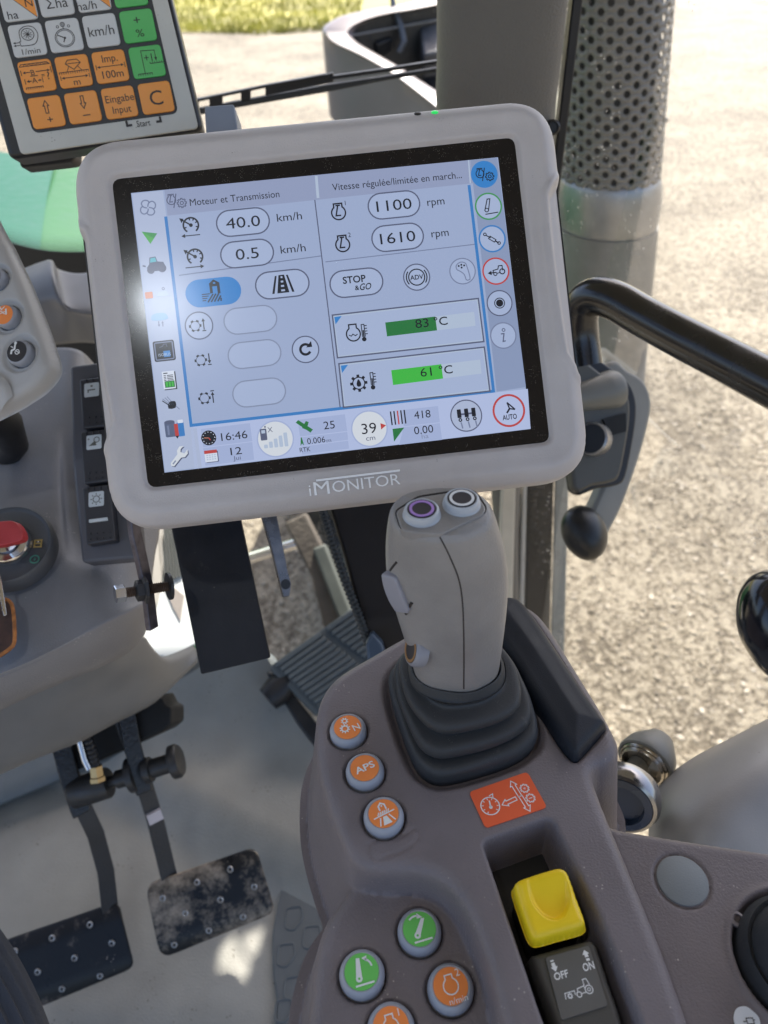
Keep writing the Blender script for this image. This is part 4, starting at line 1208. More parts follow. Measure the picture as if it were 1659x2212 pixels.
# ------------------------------------------------------------------ armrest console
ZD = .67
DF = Fr(onz(950, 1750, ZD), (1, 0, 0), (0, 0, 1))
cons = thing('armrest_console', 'mauve grey armrest console with round buttons and switch slot', 'console', DF.o + Vector((0, 0, -.10)))
def dq(pts, z=0.0): return [DF.q(x, y, z) for x, y in pts]
deck_px = [(679, 1600), (682, 1535), (700, 1486), (735, 1449), (800, 1410), (870, 1370), (940, 1337), (1020, 1309), (1090, 1297), (1132, 1301), (1167, 1322), (1202, 1368), (1250, 1445), (1300, 1525), (1331, 1582), (1339, 1606), (1335, 1630),
           (1318, 1644), (1296, 1652), (1285, 1664), (1287, 1685), (1311, 1750), (1380, 1912), (1440, 2060), (1505, 2240), (1540, 2340), (1130, 2340), (1087, 2212), (1062, 2110), (1030, 2015), (992, 1940), (945, 1897), (890, 1880),
           (830, 1879), (785, 1872), (757, 1855), (735, 1815), (702, 1725), (685, 1660)]
deck = dq(smooth(deck_px, 3))
tray = dq(smooth([(769, 1890), (738, 1930), (702, 1980), (680, 2045), (668, 2130), (668, 2340), (900, 2345), (1150, 2340), (1110, 2200), (1080, 2100), (1040, 2000), (990, 1925), (930, 1890), (860, 1880), (800, 1880)], 3), -.026)
slot = dq(rpoly([(1041, 1818), (1192, 1764), (1300, 1985), (1385, 2200), (1440, 2345), (1228, 2345), (1165, 2185), (1105, 2005)], [16, 20, 30, 30, 1, 1, 30, 30], 5))
boot_px = [(843, 1470), (846, 1520), (868, 1590), (893, 1652), (915, 1678), (950, 1691), (1010, 1680), (1100, 1651), (1142, 1625), (1161, 1596), (1152, 1545), (1120, 1470), (1085, 1425), (1030, 1402), (950, 1408), (880, 1430)]
boot = dq(smooth(boot_px, 3))
blank = dq(smooth([(797, 1838), (800, 1824), (815, 1816), (850, 1812), (878, 1800), (893, 1791), (904, 1796), (904, 1810), (886, 1828), (850, 1845), (812, 1853)], 3))
pad_px = [(1030, 1330), (1060, 1305), (1105, 1303), (1132, 1318), (1165, 1362), (1215, 1437), (1262, 1510), (1301, 1566), (1303, 1580), (1254, 1636), (1243, 1643), (1232, 1638), (1205, 1604), (1150, 1515), (1082, 1408), (1040, 1360)]
padq = dq(smooth(pad_px, 3))
BT = [(752, 1580, 0, 0), (788.5, 1668, 0, 1), (829, 1766, 0, 2), (906, 2014, -.026, 3), (782, 2106, -.026, 4), (973, 2137, -.026, 5), (845, 2224, -.026, 6)]
bc = [(*DF.q(x, y, z), z) for x, y, z, k in BT]
BR_ = .0126
def smax(a, b, k):
    h = np.clip(.5 + .5 * (a - b) / k, 0, 1)
    return b * (1 - h) + a * h + k * h * (1 - h)
def deckf(U, V):
    S1, S2 = sdf(U, V, deck), sdf(U, V, tray)
    r = .009
    w1 = fillet(S1, r) - np.clip(S1, 0, 1) * 6.5
    w2 = -.026 + fillet(S2, .012) - np.clip(S2, 0, 1) * 5
    W = smax(w1, w2, .0035)
    W = np.maximum(W, -.10)
    ss = sdf(U, V, slot)
    W = W - .034 * (1 - sstep(ss, -.007, .0012))
    sb = sdf(U, V, boot)
    W = W - .007 * (1 - sstep(sb, -.001, .0065))
    sl = sdf(U, V, blank)
    W = W - .0009 * np.exp(-(sl / .0011) ** 2)
    sp = sdf(U, V, padq)
    W = W - .003 * (1 - sstep(sp, -.001, .0025))
    for u, v, z in bc:
        d = np.sqrt((U - u) ** 2 + (V - v) ** 2)
        W = W - .0045 * (1 - sstep(d, BR_ - .0002, BR_ + .0016))
    return W, np.minimum(S1, S2) - .02
hfield('body', DF, bbox(deck + tray, .022), .00115, deckf, m_deck, cons)
# slot floor
MB().prism([DF.p(u, v, -.031) for u, v in slot], (0, 0, -.004)).build('slot_floor', m_black, cons, smooth=0)
# rubber pad
def padf(U, V):
    S = sdf(U, V, padq)
    W = .010 + .012 * np.tanh(np.clip(-S, 0, 1) / .010) * 0 + fillet(S + .0004, .0065) + .003 * sstep(-S, .004, .02)
    return np.maximum(W - np.clip(S, 0, 1) * 12, -.006), S - .0008
hfield('rubber_pad', DF, bbox(padq, .002), .0010, padf, mat('navy_black_rubber', (.015, .018, .025), .5, spec=.35, bump=.5, bscale=1500), cons)
# buttons
m_rim = mat('blue_grey_rim', (.34, .355, .40), .35, var=.03)
m_o, m_g, m_w, m_well = mat('orange_cap', (.92, .27, .065), .4, var=.03), mat('green_cap', (.16, .60, .12), .4, var=.03), mat('white_ink', (.82, .82, .80), .5, var=0), mat('dark_gap', (.03, .027, .03), .6)
def barn(p, m):
    p.line([(-4, 6), (-4, 15), (2, 20), (8, 15), (8, 5)], 3, m); p.rect((2, 14), 3, 3, m)
    for k in range(6): p.line([(-12 + 4 * k, -2), (-8 + 4 * k, 4)], 2, m)
    p.line([(-21, -4), (21, -2)], 2.4, m)
    p.poly([(-4, -7), (3, -7), (8, -23), (-9, -23)], m); p.line([(-9, -7), (-15, -22)], 2.4, m); p.line([(8, -6), (15, -21)], 2.4, m)
def gN(p, m):
    p.gear((-7, -2), 11, 10, m, hole=.45, th=.28); p.gear((0, 15), 8, 8, m, hole=.4, th=.3); p.text('N', (15, -9), 15, m, bold=.01)
def hitch(p, m, up):
    p.line([(-14, -20), (17, -20)], 3, m); p.disc((-6, -10), 5.5, m, 1.5, 16); p.disc((-6, -10), 2, m_g, 2, 12)
    e = (-2, 19) if up else (10, 13)
    p.poly([(-11, -9), (e[0] - 3, e[1] + 2), (e[0] + 3, e[1] + 1), (-1, -11)], m)
    if up: p.arc((2, 2), 16, 5, 62, 3, m); p.poly([(4, 19), (13, 21), (11, 12)], m)
    else: p.arc((-2, 4), 17, 75, 130, 3, m); p.poly([(10, 16), (2, 25), (0, 16)], m)
def engn(p, m, t):
    p.line([(-6, 9), (-6, 16), (6, 16), (6, 9)], 2, m); p.arc((0, -1), 12, 122, 418, 2, m, 1, 30); p.text(t, (16, 16), 11, m); p.text('n/min', (6, -22), 9, m, wid=30)
fns = [gN, lambda p, m: p.text('APS', (0, 0), 14, m, bold=.02, wid=40), barn, lambda p, m: hitch(p, m, False), lambda p, m: hitch(p, m, True), lambda p, m: engn(p, m, '2'), lambda p, m: engn(p, m, '1')]
blab = ['orange button with white gears and N', 'orange button lettered APS', 'orange button with field and road pictogram', 'green button with lowering lever pictogram', 'green button with raising lever pictogram', 'orange button with engine symbol and 2', 'orange button with engine symbol cut by the lower edge']
for (x, y, z, k), (u, v, zz) in zip(BT, bc):
    o = DF.p(u, v, z)
    rr_ = .0112 if k < 3 else .0115
    bt = MB().lathe(o, (0, 0, 1), [(rr_ + .0008, -.005), (rr_ + .0008, .001), (rr_ + .0003, .003), (rr_ - .0008, .0045), (rr_ - .0016, .0050), (rr_ - .0022, .0047), (0, .0047)], 44).build('push_button', m_rim, cons)
    bt['label'] = blab[k]
    MB().lathe(o, (0, 0, 1), [(rr_ - .0022, .0045), (rr_ - .0024, .0051), (0, .0053)], 40).build('cap', m_g if k in (3, 4) else m_o, bt)
    a = onz(x - 20, y + (9 if k < 3 else 6), ZD + z); b = onz(x + 20, y - (9 if k < 3 else 6), ZD + z)
    bf = Fr(o + Vector((0, 0, .0054)), b - a, (0, 0, 1)); bf.s = rr_ * .80 / 28.0
    p = Pr(bf); p.t = (0, 0, 1, 0); fns[k](p, m_w); p.build('symbol', bt)
# red sticker
sq = rpoly([(1013, 1711), (1139, 1667), (1182, 1744), (1049, 1789)], 9, 4)
m_red = mat('orange_red_sticker', (.84, .13, .045), .4, var=.02)
stk = MB().prism([DF.P(x, y, .0006) for x, y in sq], (0, 0, -.0012)).build('sticker', m_red, cons, smooth=0)
a = onz(1049, 1789, ZD); b = onz(1182, 1744, ZD)
SFR = Fr(DF.P(1096, 1728, .0007), b - a, (0, 0, 1)); SFR.s = depth(SFR.o) / F
p = Pr(SFR)
def st(p):
    p.o(1059, 1741); p.ring((0, 0), 20, 2.4, m_w); p.line([(0, -2), (3, 12)], 3, m_w); p.disc((0, -3), 4, m_w, 1, 12)
    for k in range(9): a_ = R(-50 + 35 * k); p.line([(18 * math.cos(a_), 18 * math.sin(a_)), (14 * math.cos(a_), 14 * math.sin(a_))], 2, m_w)
    p.line([(7, 22), (16, 24), (13, 15)], 2, m_w)
    p.o(1099, 1731); p.oarrow((18, 1), (-17, -3), 8, 12, 2, m_w)
    p.o(1113, 1703); p.oarrow((2, -20), (-2, 19), 8, 12, 2, m_w); p.o(1135, 1737); p.oarrow((-2, 20), (2, -18), 8, 12, 2, m_w)
    p.o(1133, 1703); p.gear((0, 0), 10, 9, m_w, wd=1.8); p.text('+', (0, 0), 9, m_w); p.o(1146, 1724); p.gear((0, 0), 10, 9, m_w, wd=1.8); p.line([(-4, 0), (4, 0)], 1.8, m_w)
st(p); p.build('sticker_print', stk)
# yellow thumb switch
yq = dq(smooth([(1111, 1916), (1116, 1904), (1135, 1895), (1195, 1877), (1215, 1877), (1229, 1890), (1250, 1942), (1266, 1985), (1264, 1996), (1250, 2003), (1205, 2015), (1166, 2026), (1152, 2024), (1142, 2008), (1125, 1960)], 3), .004)
yc = DF.q(1188, 1932, .004)
yb_ = DF.q(1200, 1975, .004)
ydir = Vector((yb_[0] - yc[0], yb_[1] - yc[1])).normalized()
def yf(U, V):
    S = sdf(U, V, yq)
    W = .004 + fillet(S + .0002, .0045)
    a_ = (U - yc[0]) * ydir.x + (V - yc[1]) * ydir.y; b_ = (U - yc[0]) * -ydir.y + (V - yc[1]) * ydir.x
    W = W + .0035 * sstep(-a_, -.006, .018)                       # higher towards the far edge
    e = np.sqrt((b_ / .0115) ** 2 + ((a_ + .004) / .0175) ** 2)
    W = W - .0038 * (1 - sstep(e, .80, 1.02)) * sstep(a_, -.014, .012)
    return np.maximum(W - np.clip(S + .0002, 0, 1) * 10, -.006), S - .0009
MB().prism([DF.p(yc[0] + (u - yc[0]) * .93, yc[1] + (v - yc[1]) * .93, -.003) for u, v in yq], (0, 0, -.03)).build('switch_base', m_black, cons, smooth=30)
ysw = hfield('yellow_switch', DF, bbox(yq, .001), .0006, yf, mat('yellow_plastic', (.93, .64, .012), .38, var=.04, vscale=60, bump=.1, dust2=.03, d2scale=60, dcol=(.4, .3, .1)), cons)
ysw['label'] = 'bright yellow thumb switch with finger hollow'
# grey rocker with label plate
pq = dq(smooth([(1150, 2072), (1156, 2060), (1180, 2052), (1262, 2030), (1280, 2031), (1291, 2043), (1316, 2120), (1340, 2190), (1352, 2262), (1325, 2290), (1250, 2300), (1228, 2270), (1190, 2180)], 3), -.006)
def pf(U, V):
    S = sdf(U, V, pq)
    return np.maximum(-.006 + fillet(S, .004) - np.clip(S, 0, 1) * 8, -.033), S - .0022
pto = hfield('rocker_switch', DF, bbox(pq, .001), .0007, pf, mat('dark_olive_plastic', (.07, .066, .058), .5, bump=.2), cons)
pto['label'] = 'dark grey ON OFF rocker with tractor symbol'
PF = DF.up(-.0055)
a = PF.P(1179, 2068); b = PF.P(1272, 2042)
PFR = Fr(PF.P(1240, 2115), b - a, (0, 0, 1))
lab = rpoly([PFR.q(1178, 2069), PFR.q(1272, 2043), PFR.q(1313, 2172), PFR.q(1213, 2204)][::1], .0015, 4)
lp = MB().prism([PFR.p(u, v, .0003) for u, v in lab], (0, 0, -.001)).build('label_plate', mat('grey_label', (.13, .125, .115), .35, var=.04), pto, smooth=0)
p = Pr(PFR, .0004)
p.o(1270, 2088); p.text('ON', (0, 0), 15, m_w, bold=.02, shear=.12, wid=26); p.o(1211, 2107); p.text('OFF', (0, 0), 14, m_w, bold=.02, shear=.12, wid=32)
p.o(1266, 2064); p.poly([(0, 11), (8, 2), (4, 2), (4, -4), (-4, -4), (-4, 2), (-8, 2)], m_w); p.rect((0, -9), 8, 5, m_w)
p.o(1196, 2087); p.poly([(0, -12), (8, -2), (4, -2), (4, 6), (-4, 6), (-4, -2), (-8, -2)], m_w); p.rect((0, 10), 8, 3, m_w)
p.o(1252, 2140)
p.ring((20, -3), 8, 2, m_w); p.ring((20, -3), 3, 1.6, m_w); p.ring((-4, -7), 5, 2, m_w); p.line([(12, -1), (12, 6), (-4, 4), (-5, -2)], 1.8, m_w); p.line([(13, 6), (14, 18), (22, 18), (25, 5)], 1.8, m_w); p.line([(1, -7), (12, -6)], 1.8, m_w)
p.line([(-10, 2), (-33, 2), (-35, -9)], 1.8, m_w); p.gear((-24, -5), 6, 8, m_w, hole=.4); p.line([(-12, 2), (-12, -6)], 1.8, m_w)
p.build('label_print', pto)
# ------------------------------------------------------------------ lower side panel
ZP = -.022
sp_px = [(1290, 1772), (1340, 1789), (1500, 1815), (1659, 1839), (1800, 1862), (1840, 2345), (1560, 2350), (1470, 2345), (1440, 2200), (1370, 2000)]
spq = dq(rpoly(sp_px, 6, 3), ZP)
sidep = thing('side_panel', 'lower mauve grey panel with round blank beside the console', 'panel', DF.P(1500, 2000, -.10))
ccq, cr_ = DF.q(1474, 1902, ZP), 0
e1, e2 = DF.q(1532, 1905, ZP), DF.q(1416, 1899, ZP)
crx = math.hypot(e1[0] - e2[0], e1[1] - e2[1]) / 2
jc = DF.q(1738, 2075, ZP); je = DF.q(1588, 2000, ZP); jr = math.hypot(je[0] - jc[0], je[1] - jc[1])
def spf(U, V):
    S = sdf(U, V, spq)
    W = ZP + fillet(S, .005) - np.clip(S, 0, 1) * 6
    d = np.sqrt((U - ccq[0]) ** 2 + (V - ccq[1]) ** 2)
    W = W - .0016 * np.exp(-((d - crx) / .0009) ** 2)
    j = np.sqrt((U - jc[0]) ** 2 + (V - jc[1]) ** 2)
    W = W - .010 * (1 - sstep(j, jr - .0015, jr + .0012)) + .0018 * np.exp(-((j - jr - .003) / .0018) ** 2)
    return np.maximum(W, -.10), S - .010
hfield('panel_body', DF, bbox(spq, .012), .0012, spf, m_deck, sidep)
MB().lathe(DF.p(*ccq, ZP), (0, 0, 1), [(crx - .0008, -.003), (crx - .0008, .0004), (crx - .0016, .0008), (0, .0008)], 56).build('round_blank', mat('blue_grey_cap', (.22, .24, .25), .55, bump=.2), sidep)
sc = DF.P(1592, 1987, ZP)
MB().lathe(sc, (0, 0, 1), [(.0042, -.001), (.0042, .0012), (.0026, .0018), (.0026, -.002), (0, -.002)], 20).build('screw_boss', m_deck, sidep)
tagp = rpoly([(1590, 2176), (1612, 2172), (1640, 2196), (1648, 2240), (1600, 2245), (1583, 2200)], 10, 4)
tg = MB().prism([DF.P(x, y, ZP + .0006) for x, y in tagp], (0, 0, -.001)).build('white_tag', mat('white_label', (.72, .73, .74), .4, var=0), sidep, smooth=0)
p = Pr(Fr(DF.P(1615, 2207, ZP), (1, 0, 0), (0, 0, 1)), .0008); p.o(1616, 2205, 1, 0)
p.line([(-12, -2), (-4, -2)], 2, m_well); p.line([(-4, -7), (10, -7), (10, 4), (-4, 4)], 2, m_well, 1, True); p.line([(10, 0), (14, 0)], 2, m_well); p.build('tag_symbol', tg)
js2 = thing('small_lever_boot', 'black rubber lever boot cut by the right edge', 'lever', DF.p(*jc, ZP - .01))
prof = [(jr * .97, -.012), (jr * .96, .002), (jr * .86, .008), (jr * .80, .006), (jr * .74, .012), (jr * .62, .022), (jr * .58, .020), (jr * .5, .030), (jr * .38, .042), (jr * .3, .05), (0, .052)]
MB().lathe(DF.p(*jc, ZP), (0, 0, 1), prof, 60).build('boot', m_rub, js2)

# ------------------------------------------------------------------ joystick
jy = thing('joystick', 'warm grey joystick grip with round buttons on top', 'joystick', DF.P(1000, 1540, -.005))
BY = at(985, 1440, .485)
rows = [(953, 1107, 107, 52), (954, 1118, 114, 55), (957, 1150, 122, 57), (962, 1195, 129, 58), (967, 1250, 129, 60), (974, 1310, 119, 60), (980, 1370, 106, 58), (984, 1420, 95, 56), (985, 1446, 89, 52)]
prof_top = [(953, 1102, 102, 49), (953, 1101, 60, 28)]
rings = []
NJ = 72
def jring(cx_, cy_, a_, b_):
    c = ony(cx_, cy_, BY.y + (BY.z - 0) * 0)
    d_ = depth(c); va = abs(ray(cx_, cy_).normalized().z)
    A_, B_ = a_ * d_ / F, b_ * d_ / F / va
    ring = []
    for j in range(NJ):
        t = 2 * math.pi * j / NJ
        cc, ss = math.cos(t), math.sin(t)
        e = .82
        x = math.copysign(abs(cc) ** e, cc) * A_; y = math.copysign(abs(ss) ** e, ss) * B_
        # a soft ridge where the two shells meet, front right of centre
        dth = (t - R(277) + math.pi) % (2 * math.pi) - math.pi
        k = 1 + .085 * math.exp(-(dth / .30) ** 2)
        ring.append(c + Vector((x * k, y * k, 0)))
    return ring
rg_ = [jring(*r_) for r_ in rows]
g_ = cr(np.array([[list(q) for q in r_] for r_ in rg_]), 6)
rings = [jring(*prof_top[1]), jring(*prof_top[0])] + [[Vector(q) for q in r_] for r_ in g_]
m_joy = mat('joystick_plastic', (.262, .25, .242), .38, bump=.35, bscale=800, var=.13, vscale=30, dust2=.10, d2scale=24, dcol=(.235, .195, .16))
grip = MB().loft(rings).build('grip', m_joy, jy, smooth=50)
tj = bvh(grip)
def on_tube(tree, pts, r, name, m, parent, k=6, lift=0.0):
    P = []
    for x, y in smooth(pts, k, False):
        l, n_ = hit(tree, x, y)
        if l is not None: P.append(l + n_ * lift)
    return MB().tube(P, r, 6).build(name, m, parent)
m_seam = mat('seam_dark', (.03, .025, .024), .7, var=0)
on_tube(tj, [(950, 1160), (969, 1197), (990, 1248), (999, 1301), (1002, 1385), (1002, 1470), (1002, 1488)], .00042, 'shell_seam', m_seam, jy)
# top plate
tpx = [(848, 1104), (900, 1071), (1004, 1055), (1031, 1059), (1056, 1095), (1052, 1110), (951, 1157), (880, 1152), (860, 1144)]
ptz = rings[0][0].z + .0002
tp = rpoly(tpx, 10, 4)
TPF = Fr(onz(955, 1105, ptz), CR, Vector((0, 0, 1)))
top = MB().prism([TPF.P(x * .94 + 953 * .06, y * .93 + 1104 * .07, .0011) for x, y in tp], -TPF.n * .006).build('top_plate', m_joy, jy, bev=.0008)
gl_ = [TPF.P(x * .945 + 953 * .055, y * .94 + 1104 * .06, .0001) for x, y in tp]
MB().tube(gl_ + gl_[:2], .0006, 6).build('plate_seam', m_seam, jy)
for nm, x, y, rc in (('purple_ring_button', 911, 1113, (.42, .24, .62)), ('white_ring_button', 997, 1090, (.80, .80, .80))):
    o = TPF.P(x, y, .0011); n_ = TPF.n
    R_ = 39.5 * depth(o) / F
    bt = MB().lathe(o, n_, [(R_ * 1.05, -.002), (R_ * 1.05, .0005), (R_, .001), (R_, .0022), (R_ * .94, .0040), (R_ * .84, .0046), (R_ * .78, .0041), (0, .0041)], 48).build('top_button', mat('pale_blue_grey_cap', (.46, .49, .53), .35, var=.03), jy)
    bt['label'] = 'button with purple ring' if 'purple' in nm else 'button with white ring'
    MB().lathe(o, n_, [(R_ * .775, .0038), (R_ * .775, .0045), (0, .0045)], 44).build('dark_disc', mat('dark_disc', (.03, .028, .035), .4, var=0), bt)
    MB().lathe(o, n_, [(R_ * .68, .0044), (R_ * .68, .0048), (R_ * .53, .0048), (R_ * .53, .0044)], 44, cap=False).build('colour_ring', mat(nm, rc, .4, var=0), bt)
# thumb slider on the left flank
def flank(px, py):
    l, n_ = hit(tj, px, py)
    return l, n_
sp_ = [(836, 1238), (842, 1262), (852, 1290), (866, 1318)]
path = []
for x, y in smooth(sp_, 4, False):
    l, n_ = hit(tj, x + 10, y)
    if l is None: l = ony(x + 10, y, BY.y)
    path.append(l + CR * -.0005 - CB * .0005)
w_ = [.0075 + .0045 * math.sin(math.pi * min(1, max(0, (i + .6) / len(path)))) ** .5 for i in range(len(path))]
MB().strip(path, w_, .006, (CB * .75 - CR * .66)).build('thumb_slider', mat('slider_grey', (.27, .27, .31), .4, var=.05), jy, bev=.0025)
on_tube(tj, [(843, 1232), (850, 1222), (857, 1214)], .0007, 'slot_gap', m_seam, jy, 3)
on_tube(tj, [(877, 1326), (884, 1312), (890, 1301)], .0009, 'slot_gap', m_seam, jy, 3)
l, n_ = hit(tj, 893, 1403)
bn = (-CR * .92 + CB * .40 + CU * .10).normalized()
o = l - bn * .0035
R_ = 37 * depth(o) / F
sb_ = MB().lathe(o, bn, [(R_ * 1.02, -.002), (R_ * 1.02, .003), (R_ * .9, .005), (R_ * .8, .0055), (R_ * .78, .005), (0, .005)], 40).build('side_button', mat('mid_grey_cap', (.26, .26, .29), .4), jy)
MB().lathe(o, bn, [(R_ * .77, .0048), (R_ * .77, .0054), (0, .0054)], 40).build('dark_disc', MATS['dark_disc'], sb_)
MB().lathe(o, bn, [(R_ * .74, .0053), (R_ * .74, .0057), (R_ * .58, .0057), (R_ * .58, .0053)], 40, cap=False).build('colour_ring', mat('brown_ring', (.28, .15, .06), .5, var=0), sb_)
# bellows boot
N_ = 80
def resample(pts, n):
    P = np.array(pts + [pts[0]]); L = np.concatenate([[0], np.cumsum(np.hypot(*np.diff(P, axis=0).T))])
    t = np.linspace(0, L[-1], n + 1)[:-1]
    return np.stack([np.interp(t, L, P[:, 0]), np.interp(t, L, P[:, 1])], -1)
bp_ = resample(boot, N_)
low = g_[-1]; lowq = [((Vector(q) - DF.o).x, (Vector(q) - DF.o).y) for q in low]
lz = Vector(low[0]).z - ZD
cl = np.mean(np.array(lowq), 0); cb_ = np.mean(bp_, 0)
ang = np.arctan2(bp_[:, 1] - cb_[1], bp_[:, 0] - cb_[0])
la = np.array(lowq) - cl
lang = np.arctan2(la[:, 1], la[:, 0]); lr = np.hypot(la[:, 0], la[:, 1])
o_ = np.argsort(lang)
lrad = np.interp(ang, lang[o_], lr[o_], period=2 * math.pi)
top_q = cl + np.stack([np.cos(ang), np.sin(ang)], -1) * (lrad[:, None] + .0025)
seq = [(0, -.006, .98), (0, .003, 1.0), (.02, .008, 1.0), (.06, .0105, .97), (.14, .0105, .89), (.18, .012, .89), (.20, .0145, .985), (.22, .0195, 1.0), (.26, .0225, .975), (.36, .0228, .87), (.42, .0245, .87), (.46, .0275, .985), (.48, .032, 1.0), (.54, .0345, .97), (.70, .035, .86), (.80, .037, .88), (.88, .0395, 1.0), (.95, lz, 1.04), (1, lz + .004, 1.03), (1, lz + .0065, .98), (1, lz + .004, .93)]
rings = []
for t, z, k in seq:
    c = cb_ * (1 - t) + cl * t
    q = bp_ * (1 - t) + top_q * t
    wob = 1 + .006 * np.sin(ang * 3 + 9 * t) + .005 * np.sin(ang * 7 - 14 * t + 1)
    q = c + (q - c) * (k * (wob if 0 < t < 1 else np.ones_like(ang)))[:, None]
    rings.append([DF.p(a, b, z) for a, b in q])
gg = cr(np.array([[list(q) for q in r_] for r_ in rings]), 4)
MB().loft([[Vector(q) for q in r_] for r_ in gg], cap=False).build('rubber_boot', m_rub, jy, smooth=70)
def row(*pts): return [at(*p_) for p_ in pts]
def pris(fr, pts, w1, th, name, m, parent, bev=0, seg=3, r=None, k=4, smooth_=40):
    q = rpoly(pts, r, k) if r else pts
    return MB().prism([fr.P(x, y, w1) for x, y in q], -fr.n * th).build(name, m, parent, bev=bev, seg=seg, smooth=smooth_)
# ------------------------------------------------------------------ dashboard console on the left
dash = thing('dashboard_console', 'grey plastic dashboard column with rocker switches left of the monitor', 'dashboard', at(100, 1500, .80))
MB().patch([row((-200, 770, .86), (40, 770, .85), (110, 752, .84), (172, 757, .83), (215, 800, .87), (240, 830, .93)),
            row((-200, 860, .80), (40, 860, .79), (110, 850, .79), (160, 850, .785), (230, 860, .80), (300, 880, .88)),
            row((-200, 1000, .74), (40, 1000, .735), (118, 1000, .735), (150, 1000, .745), (250, 1000, .745), (330, 1000, .84)),
            row((-200, 1150, .69), (40, 1150, .69), (128, 1150, .695), (158, 1150, .71), (262, 1140, .715), (345, 1130, .80)),
            row((-200, 1290, .655), (40, 1280, .655), (130, 1260, .66), (190, 1240, .67), (270, 1225, .69), (335, 1200, .76)),
            row((-200, 1500, .625), (0, 1436, .625), (109, 1389, .63), (218, 1327, .645), (290, 1295, .675), (326, 1280, .73)),
            row((-200, 1525, .622), (0, 1462, .622), (112, 1414, .628), (226, 1358, .644), (300, 1318, .672), (333, 1296, .73)),
            row((-200, 1600, .66), (0, 1520, .66), (108, 1476, .665), (210, 1434, .68), (285, 1392, .70), (322, 1345, .75)),
            row((-200, 1640, .72), (0, 1535, .72), (108, 1486, .725), (206, 1446, .735), (276, 1410, .76), (312, 1372, .79))], 7).build('cover', m_dash, dash, smooth=45, solid=.004)
MB().patch([row((-200, 1620, .75), (0, 1520, .75), (110, 1472, .755), (206, 1435, .76), (266, 1410, .79), (311, 1376, .82), (343, 1419, .88), (417, 1393, .94)),
            row((-200, 1680, .78), (0, 1590, .78), (110, 1545, .785), (215, 1490, .80), (285, 1462, .82), (332, 1442, .84), (376, 1434, .88), (424, 1405, .93)),
            row((-200, 1760, .82), (12, 1664, .82), (90, 1630, .825), (172, 1598, .835), (250, 1558, .85), (300, 1533, .86), (346, 1506, .88), (427, 1430, .92)),
            row((-200, 1750, .92), (12, 1660, .92), (90, 1628, .93), (172, 1596, .935), (250, 1554, .95), (300, 1530, .955), (346, 1502, .97), (427, 1424, 1.0))], 7).build('lower_cover', mat('lower_cover_grey', (.19, .188, .185), .45, bump=.3, bscale=900), dash, smooth=50, solid=.004)
RF = camfr(205, 1000, .675, rot=6.5, tilt=-14, yaw=-4)
pris(RF, [(150, 790), (262, 776), (300, 1205), (176, 1216), (156, 1000)], -.004, .02, 'switch_bezel', mat('bezel_dark', (.10, .10, .115), .5, bump=.2), dash, bev=.004, r=10)
m_rock = mat('rocker_black', (.035, .035, .042), .42, bump=.3)
m_pict = mat('pale_window', (.62, .66, .68), .35, var=.04)
m_dim = mat('dim_ink', (.12, .12, .10), .5, var=0)
rk = [([(171, 820), (240, 811), (249, 918), (178, 926)], (198, 842), 0), ([(173, 933), (238, 925), (247, 1038), (181, 1046)], (203, 955), 1), ([(177, 1053), (236, 1045), (248, 1167), (186, 1177)], (208, 1078), 2)]
for q4, (wx, wy), k in rk:
    ro_ = pris(RF, q4, .006, .02, 'rocker_switch', m_rock, dash, bev=.003, r=5)
    ro_['label'] = ['rocker with plough pictogram', 'rocker with work lamp pictogram', 'rocker with light symbol and white bar'][k]
    RU = RF.up(.0064)
    p = Pr(RU); p.o(wx, wy); p.rect((0, 0), 34, 33, m_pict, 1, 4)
    if k == 2:
        p.ring((0, 0), 7, 2, m_dim, 2, 20)
        for a_ in range(8): p.line([(9.5 * math.cos(R(45 * a_)), 9.5 * math.sin(R(45 * a_))), (13 * math.cos(R(45 * a_)), 13 * math.sin(R(45 * a_)))], 2, m_dim, 2)
    elif k == 1:
        p.ring((6, 5), 6, 2, m_dim, 2, 20); p.poly([(2, 3), (-12, -8), (6, -8)], m_dim, 2); p.rect((-12, 8), 3, 3, m_dim, 2)
    else: p.line([(-8, -6), (-8, 0), (8, 0)], 3, m_dim, 2); p.rect((0, 9), 5, 4, m_dim, 2)
    p.build('pictogram', ro_)
    if k == 2: pris(RU, [(191, 1122), (231, 1117), (232, 1124), (192, 1129)], .0012, .002, 'indicator_bar', m_pict, ro_, bev=.0005)
    cx_ = sum(a[0] for a in q4) / 4; yb = max(a[1] for a in q4); yt = min(a[1] for a in q4)
    mb = MB()
    for (ddx, ddy) in [(i * 14, j * 12) for i in (-1.3, -.3, .7, 1.7) for j in (0, 1)]:
        mb.lathe(RU.P(cx_ + ddx - 3 + 4, yb - 26 + ddy - ddx * .1, 0), RU.n, [(.0009, -.0003), (.0007, .0006), (0, .0008)], 8)
        mb.lathe(RU.P(cx_ + ddx - 5, yt + 8 + ddy * .3 - ddx * .1, 0), RU.n, [(.0009, -.0003), (.0007, .0005), (0, .0007)], 8)
    mb.build('grip_dots', m_rock, ro_)['kind'] = 'stuff'
